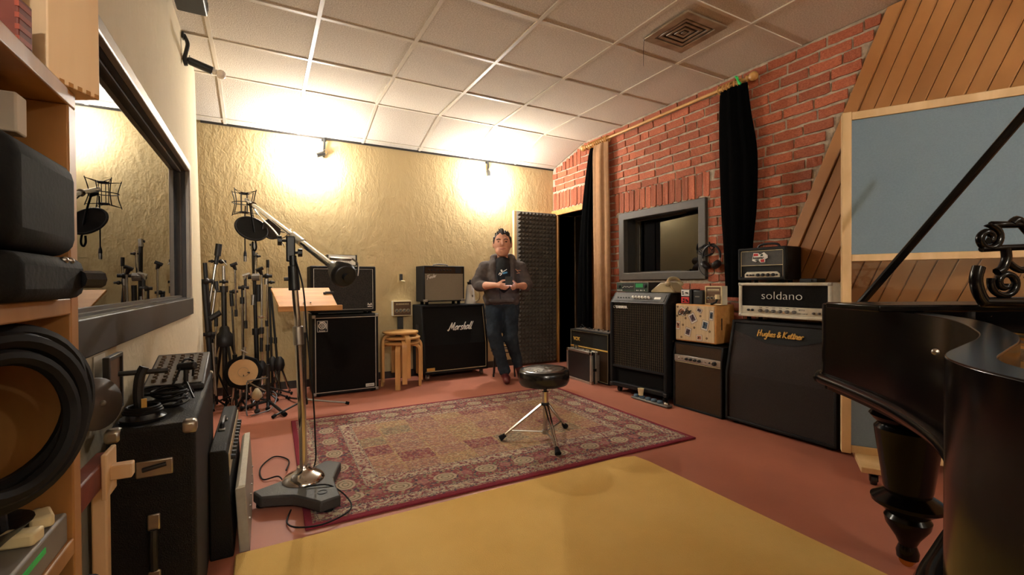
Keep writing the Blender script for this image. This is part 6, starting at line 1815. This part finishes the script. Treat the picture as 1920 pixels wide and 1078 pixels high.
# mixer at its far end
t = thing('mixing_desk', 'small grey mixer with rows of brown knobs on the black trunk', 'mixer', TR(0, 0.44), math.radians(2.0))
MB().prism([(0.0, 0.0), (0.0, 0.020), (0.36, 0.085), (0.38, 0.085), (0.38, 0.0)], -0.088, 0.088, 'x').build('body', M_BLACKP, t, bevel=0.004)
fa = math.atan2(0.065, 0.36)
fp = MB().box(-0.080, 0.080, 0.012, 0.345, 0.0, 0.003).build('face_plate', M_GREYP, t, loc=(0, 0, 0.0215))
fp.rotation_euler = (fa, 0, 0)
km = MB().lathe([(0.0075, 0), (0.006, 0.012), (0.0, 0.0125)], 8).mesh('knob', 40)
M_KNOB = mat('brown knob', s3(96, 78, 58), 0.5, var=0.1)
for i in range(5):
    for j in range(9):
        place(km, 'knob', M_KNOB, fp, (-0.060 + i * 0.030, 0.045 + j * 0.033, 0.003))
# desk microphone stand with round base hanging over the near edge
t = thing('desk_stand', 'black desk stand with crossbar and round base at the trunk end', 'desk stand', TR(-0.030, 0.085), 0.3)
MB().lathe([(0.050, 0.0), (0.052, 0.008), (0.030, 0.018), (0.0, 0.020)], 28).build('base', M_BLACKM, t, smooth=40)
for k in range(3):
    MB().torus((0, 0, 0.024 + 0.006 * k), (0, 0, 1), 0.042 - 0.003 * k, 0.004, 28, 6).build('coiled_lead', M_CABLE, t)
MB().tube(smooth_path([(-0.005, 0, 0.018), (-0.010, 0, 0.07), (-0.006, 0, 0.12), (0.004, 0, 0.145)], 4), [0.012] * 13, 10).build('stem', M_BLACKP, t)
MB().tube([(-0.05, 0.01, 0.132), (0.055, -0.01, 0.130)], 0.007, 8).build('crossbar', M_BLACKM, t)
MB().box(-0.006, 0.006, -0.018, -0.010, 0.03, 0.06).build('tag', M_GOLDP, t)
# heap of cable and a small tripod mic
cb = MB()
rr = random.Random(9)
for k in range(9):
    cx, cy = rr.uniform(-0.018, 0.018), rr.uniform(-0.03, 0.03)
    r = rr.uniform(0.035, 0.062)
    cb.tube(smooth_path([(cx + r * math.cos(a) * rr.uniform(.85, 1.1), cy + 1.3 * r * math.sin(a) * rr.uniform(.85, 1.1), 0.006 + 0.0055 * k + rr.uniform(0, 0.008)) for a in [2 * PI * j / 9 for j in range(9)]], 4, True), 0.0036, 5, True)
cb.tube(smooth_path([(0.0, 0.05, 0.03), (0.02, 0.10, 0.09), (0.03, 0.14, 0.12), (0.05, 0.17, 0.11), (0.05, 0.16, 0.06)], 5), 0.0036, 5)
o = cb.build('cable_heap', M_CABLE, None, loc=TR(0.005, 0.215))
tag(o, 'heap of thin black cable lying on the black trunk', 'cable')
t = thing('desk_microphone', 'small black microphone on a short tripod beside the cable heap', 'microphone', TR(0.045, 0.33))
MB().tube([(-0.022, 0.008, 0.100), (0.028, -0.008, 0.104)], [0.012, 0.014], 12).build('capsule', M_BLACKP, t, bevel=0.003)
MB().tube([(0, 0, 0.045), (0, 0, 0.095)], 0.007).build('neck', M_BLACKM, t)
for a in (-0.9, 1.2, 3.2):
    MB().tube([(0, 0, 0.055), (0.040 * math.cos(a), 0.055 * math.sin(a), 0.004)], 0.0035, 6).build('leg', M_BLACKM, t)

# two amps standing on edge in front of the trunk
t = thing('combo_amp', 'black vinyl combo amp with a handle, standing beside the trunk', 'amplifier', (-0.150, 1.985, 0.0), 0, 'amplifiers beside the trunk')
MB().prism([(-0.031, 0.0), (-0.031, 0.405), (0.022, 0.405), (0.030, 0.385), (0.045, 0.0)], 0.0, 0.72, 'y').build('body', M_TOLEX, t, bevel=0.006)
MB().tube(smooth_path([(-0.008, 0.29, 0.404), (-0.008, 0.30, 0.425), (-0.008, 0.36, 0.430), (-0.008, 0.42, 0.425), (-0.008, 0.43, 0.404)], 4), 0.009, 8).build('handle', M_BLACKP, t)
for y in (0.28, 0.44):
    MB().box(-0.018, 0.004, y - 0.014, y + 0.014, 0.404, 0.412).build('handle_end', M_STEEL, t, bevel=0.002)
cpl = MB().box(0.028, 0.034, 0.02, 0.70, 0.300, 0.385).build('control_strip', M_BEIGE, t)
for k in range(11):
    MB().cyl((0.034, 0.10 + k * 0.052, 0.345), (0.050, 0.10 + k * 0.052, 0.345), 0.011, 0.009, 10).build('knob', M_BLACKP, t)
t = thing('silver_amp', 'flat silver panel amp leaning on the black combo beside the trunk', 'amplifier', (-0.088, 2.00, 0.0), 0, 'amplifiers beside the trunk')
MB().prism([(0.0, 0.0), (-0.012, 0.245), (0.022, 0.252), (0.036, 0.0)], 0.0, 0.70, 'y').build('body', mat('silver hammered panel', s3(150, 142, 128), 0.45, 0.3, var=0.06, vscale=40), t, bevel=0.003)
MB().prism([(-0.010, 0.246), (0.0, 0.256), (0.022, 0.258), (0.021, 0.250)], 0.0, 0.70, 'y').build('top_edge', M_TOLEXW, t)
for k in range(6):
    MB().cyl((0.031, 0.06 + k * 0.115, 0.10), (0.036, 0.06 + k * 0.115, 0.10), 0.004).build('screw', M_STEEL, t)

# things on the cream wall and window
o = MB().box(-0.001, 0.001, -0.05, 0.05, 0.0, 0.12).build('wall_note', M_PAPER, None, loc=(XL + lean(0.8) + 0.0025, 1.72, 0.70))
tag(o, 'white paper note pinned to the cream wall under the window', 'note')
t = thing('screwdriver', 'screwdriver with yellow handle lying on the window frame', 'screwdriver', (LX + 0.012, 1.64, WZ0 - 0.024), 0)
MB().cyl((0, -0.05, 0.009), (0, 0.03, 0.009), 0.009, 0.008, 10).build('handle', mat('yellow plastic', s3(214, 170, 70), 0.4, var=0.05), t)
MB().cyl((0, 0.03, 0.009), (0, 0.07, 0.009), 0.004, 0.003, 8).build('blade', M_CHROME, t)
t = thing('small_cymbal', 'grey cymbal leaning on the cream wall behind the shelf', 'cymbal', (-0.372, 1.510, 0.650))
nrm = Vector((0.80, -0.58, 0.15)).normalized()
q = nrm.to_track_quat('Z', 'Y').to_matrix().to_4x4()
MB().lathe([(0.066, 0.0), (0.064, 0.003), (0.03, 0.008), (0.022, 0.014), (0.0, 0.018)], 36, Matrix.Translation((0, 0, 0.070)) @ q).build('plate', mat('dull bronze', s3(84, 76, 70), 0.5, 0.3, var=0.08), t, smooth=50)
MB().ball(Vector((0, 0, 0.070)) + nrm * 0.018, 0.007).build('felt', M_GREYP, t)
t = thing('shelf_rail', 'dark wooden rail with cream peg block between shelf and trunk', 'rail', (-0.325, 0.77, 0.575))
MB().box(-0.02, 0.012, 0.0, 0.62, 0.0, 0.055).build('bar', M_REDWOOD, t, bevel=0.004)
MB().box(0.012, 0.022, 0.52, 0.60, -0.025, 0.075).box(0.020, 0.060, 0.545, 0.575, 0.008, 0.040).build('peg_block', M_PALEWOOD, t, bevel=0.003)
MB().box(-0.02, 0.008, 0.58, 0.61, -0.575, 0.0).build('post', M_PALEWOOD, t, bevel=0.004)
t = thing('picture_frame', 'small framed picture leaning on the cream wall behind the trunk', 'picture', (-0.383, 1.70, 0.0))
MB().frame(-0.07, 0.07, 0.655, 0.82, 0.012, -0.010, 0.006, Matrix(((0, -1, 0, 0), (1, 0, 0, 0), (0, 0, 1, 0), (0, 0, 0, 1)))).build('frame', M_FRAMED, t, bevel=0.002)
MB().box(-0.002, 0.004, -0.06, 0.06, 0.665, 0.81).build('picture', M_BROWNP, t)

# ------------------------------------------------------------------ wooden shelf with boxes next to the camera
SFX = -0.203
t = thing('wooden_shelf', 'oak shelf unit packed with cables and cases below the boxes', 'shelf', (0, 0, 0))
MB().box(-0.405, SFX, 0.735, 0.760, 0.0, 1.238).build('end_panel', M_OAK, t, bevel=0.002)
MB().box(-0.405, SFX, -0.36, -0.335, 0.0, 1.238).build('end_panel', M_OAK, t, bevel=0.002)
for z in (1.238, 0.985, 0.695, 0.36, 0.04):
    MB().box(-0.405, SFX, -0.335 if z < 1.2 else -0.36, 0.735 if z < 1.2 else 0.760, z, z + 0.02).build('shelf_board', M_OAK, t, bevel=0.002)
MB().box(-0.412, -0.404, -0.36, 0.760, 0.0, 1.25).build('back_panel', M_OAK, t)
# boxes on top
A_ = math.atan2(0.055, 0.030)
t = thing('wooden_box', 'pale finger-jointed wooden box with grey lettering on the oak shelf', 'box', (-0.2136, 0.712, 1.2585), A_)
MB().box(0.0, 0.066, 0.0, 0.10, 0.0, 0.26).build('body', M_PALEWOOD, t, bevel=0.0015)
for k in range(6):
    MB().box(0.002 + k * 0.0112, 0.0075 + k * 0.0112, -0.0006, 0.001, 0.0, 0.0055).build('finger_joint', M_OAK, t)
text('lettering', 'EDDA', 0.026, M_GREYP, t, (0.022, -0.0008, 0.262), (PI / 2, PI / 2, 0), shear=0.25, bold=0.0004, depth=0.0003)
MB().box(0.012, 0.0145, -0.0008, 0.0, 0.205, 0.26).build('printed_line', M_GREYP, t)
t = thing('red_box', 'flat red-stained wooden box beside the pale finger-jointed box', 'box', (-0.217, 0.682, 1.2585), PI - 0.12)
MB().box(0.0, 0.16, -0.002, 0.022, 0.0, 0.062).build('body', M_REDWOOD, t, bevel=0.0015)
for k in range(5):
    MB().box(-0.0006, 0.003, 0.001, 0.0225, 0.004 + k * 0.012, 0.0095 + k * 0.012).build('finger_joint', mat('red joint', s3(150, 62, 40), 0.5, var=0.1), t)
t = MB().box(-0.38, -0.232, 0.655, 0.680, 0.0, 0.075).build('dark_box', M_GRILLDK, None, bevel=0.003, loc=(0, 0, 1.3215))
tag(t, 'dark grey cloth box on top of the red-stained box', 'box')
# shelf contents
M_CASE = mat('matt black case', s3(14, 14, 13), 0.8, spec=0.2, bump=0.05, bscale=200, var=0.1)
t = thing('camera_case', 'black rounded hard case on the upper shelf', 'case', (0, 0, 1.052))
MB().box(-0.395, -0.186, 0.54, 0.705, 0.0, 0.105).build('body', M_CASE, t, bevel=0.020, seg=4)
MB().prism([(-0.36, 0.10), (-0.24, 0.10), (-0.262, 0.128), (-0.34, 0.128)], 0.56, 0.69, 'y').build('lid_bulge', M_CASE, t, bevel=0.008)
t = thing('leather_pouch', 'black leather camera pouch with buckle under the hard case', 'case', (0, 0, 1.005))
MB().box(-0.395, -0.182, 0.54, 0.71, 0.0, 0.046).build('body', M_RUBBER, t, bevel=0.012, seg=3)
MB().tube([(-0.182, 0.69, 0.022), (-0.168, 0.705, 0.022)], 0.010).build('buckle', M_BLACKM, t)
for y in (0.655, 0.672):
    MB().ball((-0.186, y, 0.042), 0.004).build('stud', M_STEEL, t)
t = MB().box(-0.33, -0.224, 0.665, 0.69, 0.0, 0.042).build('paper_pack', M_PAPER, None, bevel=0.002, loc=(0, 0, 1.181))
tag(t, 'pale printed paper pack wedged on top of the black hard case', 'box')
cb = thing('coiled_cable', 'thick black cable coil hanging in the oak shelf', 'cable', (-0.232, 0.650, 0.893))
for k, (dy, r, th) in enumerate(((0.0, 0.080, 0.009), (-0.014, 0.074, 0.009), (0.012, 0.076, 0.008), (-0.026, 0.079, 0.009), (-0.038, 0.066, 0.008))):
    MB().torus((0.004 * k, dy, -0.002 * k), (0.88 + 0.02 * k, -0.48, 0.04 * (k - 2)), r, th, 40, 8).build('cable_turn', M_CABLE, cb)
t = MB().box(-0.400, -0.276, 0.30, 0.728, 0.0, 0.205).build('dark_shelf_filler', M_RUBBER, None, bevel=0.03, seg=3, loc=(0, 0, 0.7525))  # black filler added to stand in for shade behind the coil
tag(t, 'added black filler that darkens the back of the shelf behind the cable coil', 'bag')
MB().box(0.030, 0.044, 0.045, 0.066, -0.030, 0.0).build('cable_tie', M_STEEL, cb, bevel=0.003)
MB().tube([(0.0, 0.0, 0.075), (0.0, 0.0, 0.0915)], 0.004, 6).build('cable_hook', M_STEEL, cb)
t = thing('rack_box', 'grey rack box with green stripe on the lower shelf', 'rack unit', (0, 0, 0.7155))
MB().box(-0.395, -0.206, 0.46, 0.725, 0.0, 0.036).build('body', M_GREYP, t, bevel=0.003)
MB().box(-0.2065, -0.2050, 0.60, 0.66, 0.020, 0.026).build('stripe', M_GREEN_TAPE, t)
t = thing('black_bowl', 'small black dish on the grey rack box', 'dish', (-0.255, 0.655, 0.752))
MB().lathe([(0.018, 0.0), (0.040, 0.022), (0.042, 0.024), (0.036, 0.022), (0.016, 0.004)], 24).build('dish_wall', M_BLACKP, t, smooth=50)
MB().tube(smooth_path([(-0.02, 0, 0.02), (-0.01, 0.01, 0.05), (0.015, 0.0, 0.05), (0.02, 0.0, 0.018)], 4), 0.004, 6).build('dish_handle', M_BLACKP, t)
for k, (x, y) in enumerate(((-0.222, 0.700), (-0.225, 0.655))):
    t = thing('plug', ('white plug lying beside the shelf end on the grey rack box', 'white plug lying beside the black dish on the grey rack box')[k], 'plug', (x, y, 0.752), 0.4 + k, 'white plugs on the rack box')
    MB().box(-0.010, 0.010, -0.018, 0.014, 0.0, 0.014).build('body', M_CREAM, t, bevel=0.003)
    MB().cyl((0, 0.014, 0.007), (0, 0.024, 0.007), 0.004).build('pin', M_STEEL, t)
t = thing('gig_bag', 'thin black gig bag leaning against the oak shelf', 'bag', (0, 0, 0))
MB().prism([(0.25, 0.0), (0.735, 0.0), (0.735, 0.64), (0.70, 0.685), (0.58, 0.70), (0.25, 0.70)], -0.199, -0.170, 'x').build('body', M_RUBBER, t, bevel=0.010, seg=3)
MB().tube([(-0.171, 0.27, 0.68), (-0.171, 0.57, 0.68), (-0.171, 0.69, 0.66), (-0.171, 0.715, 0.62)], 0.004, 6).build('zip', M_GREYP, t)
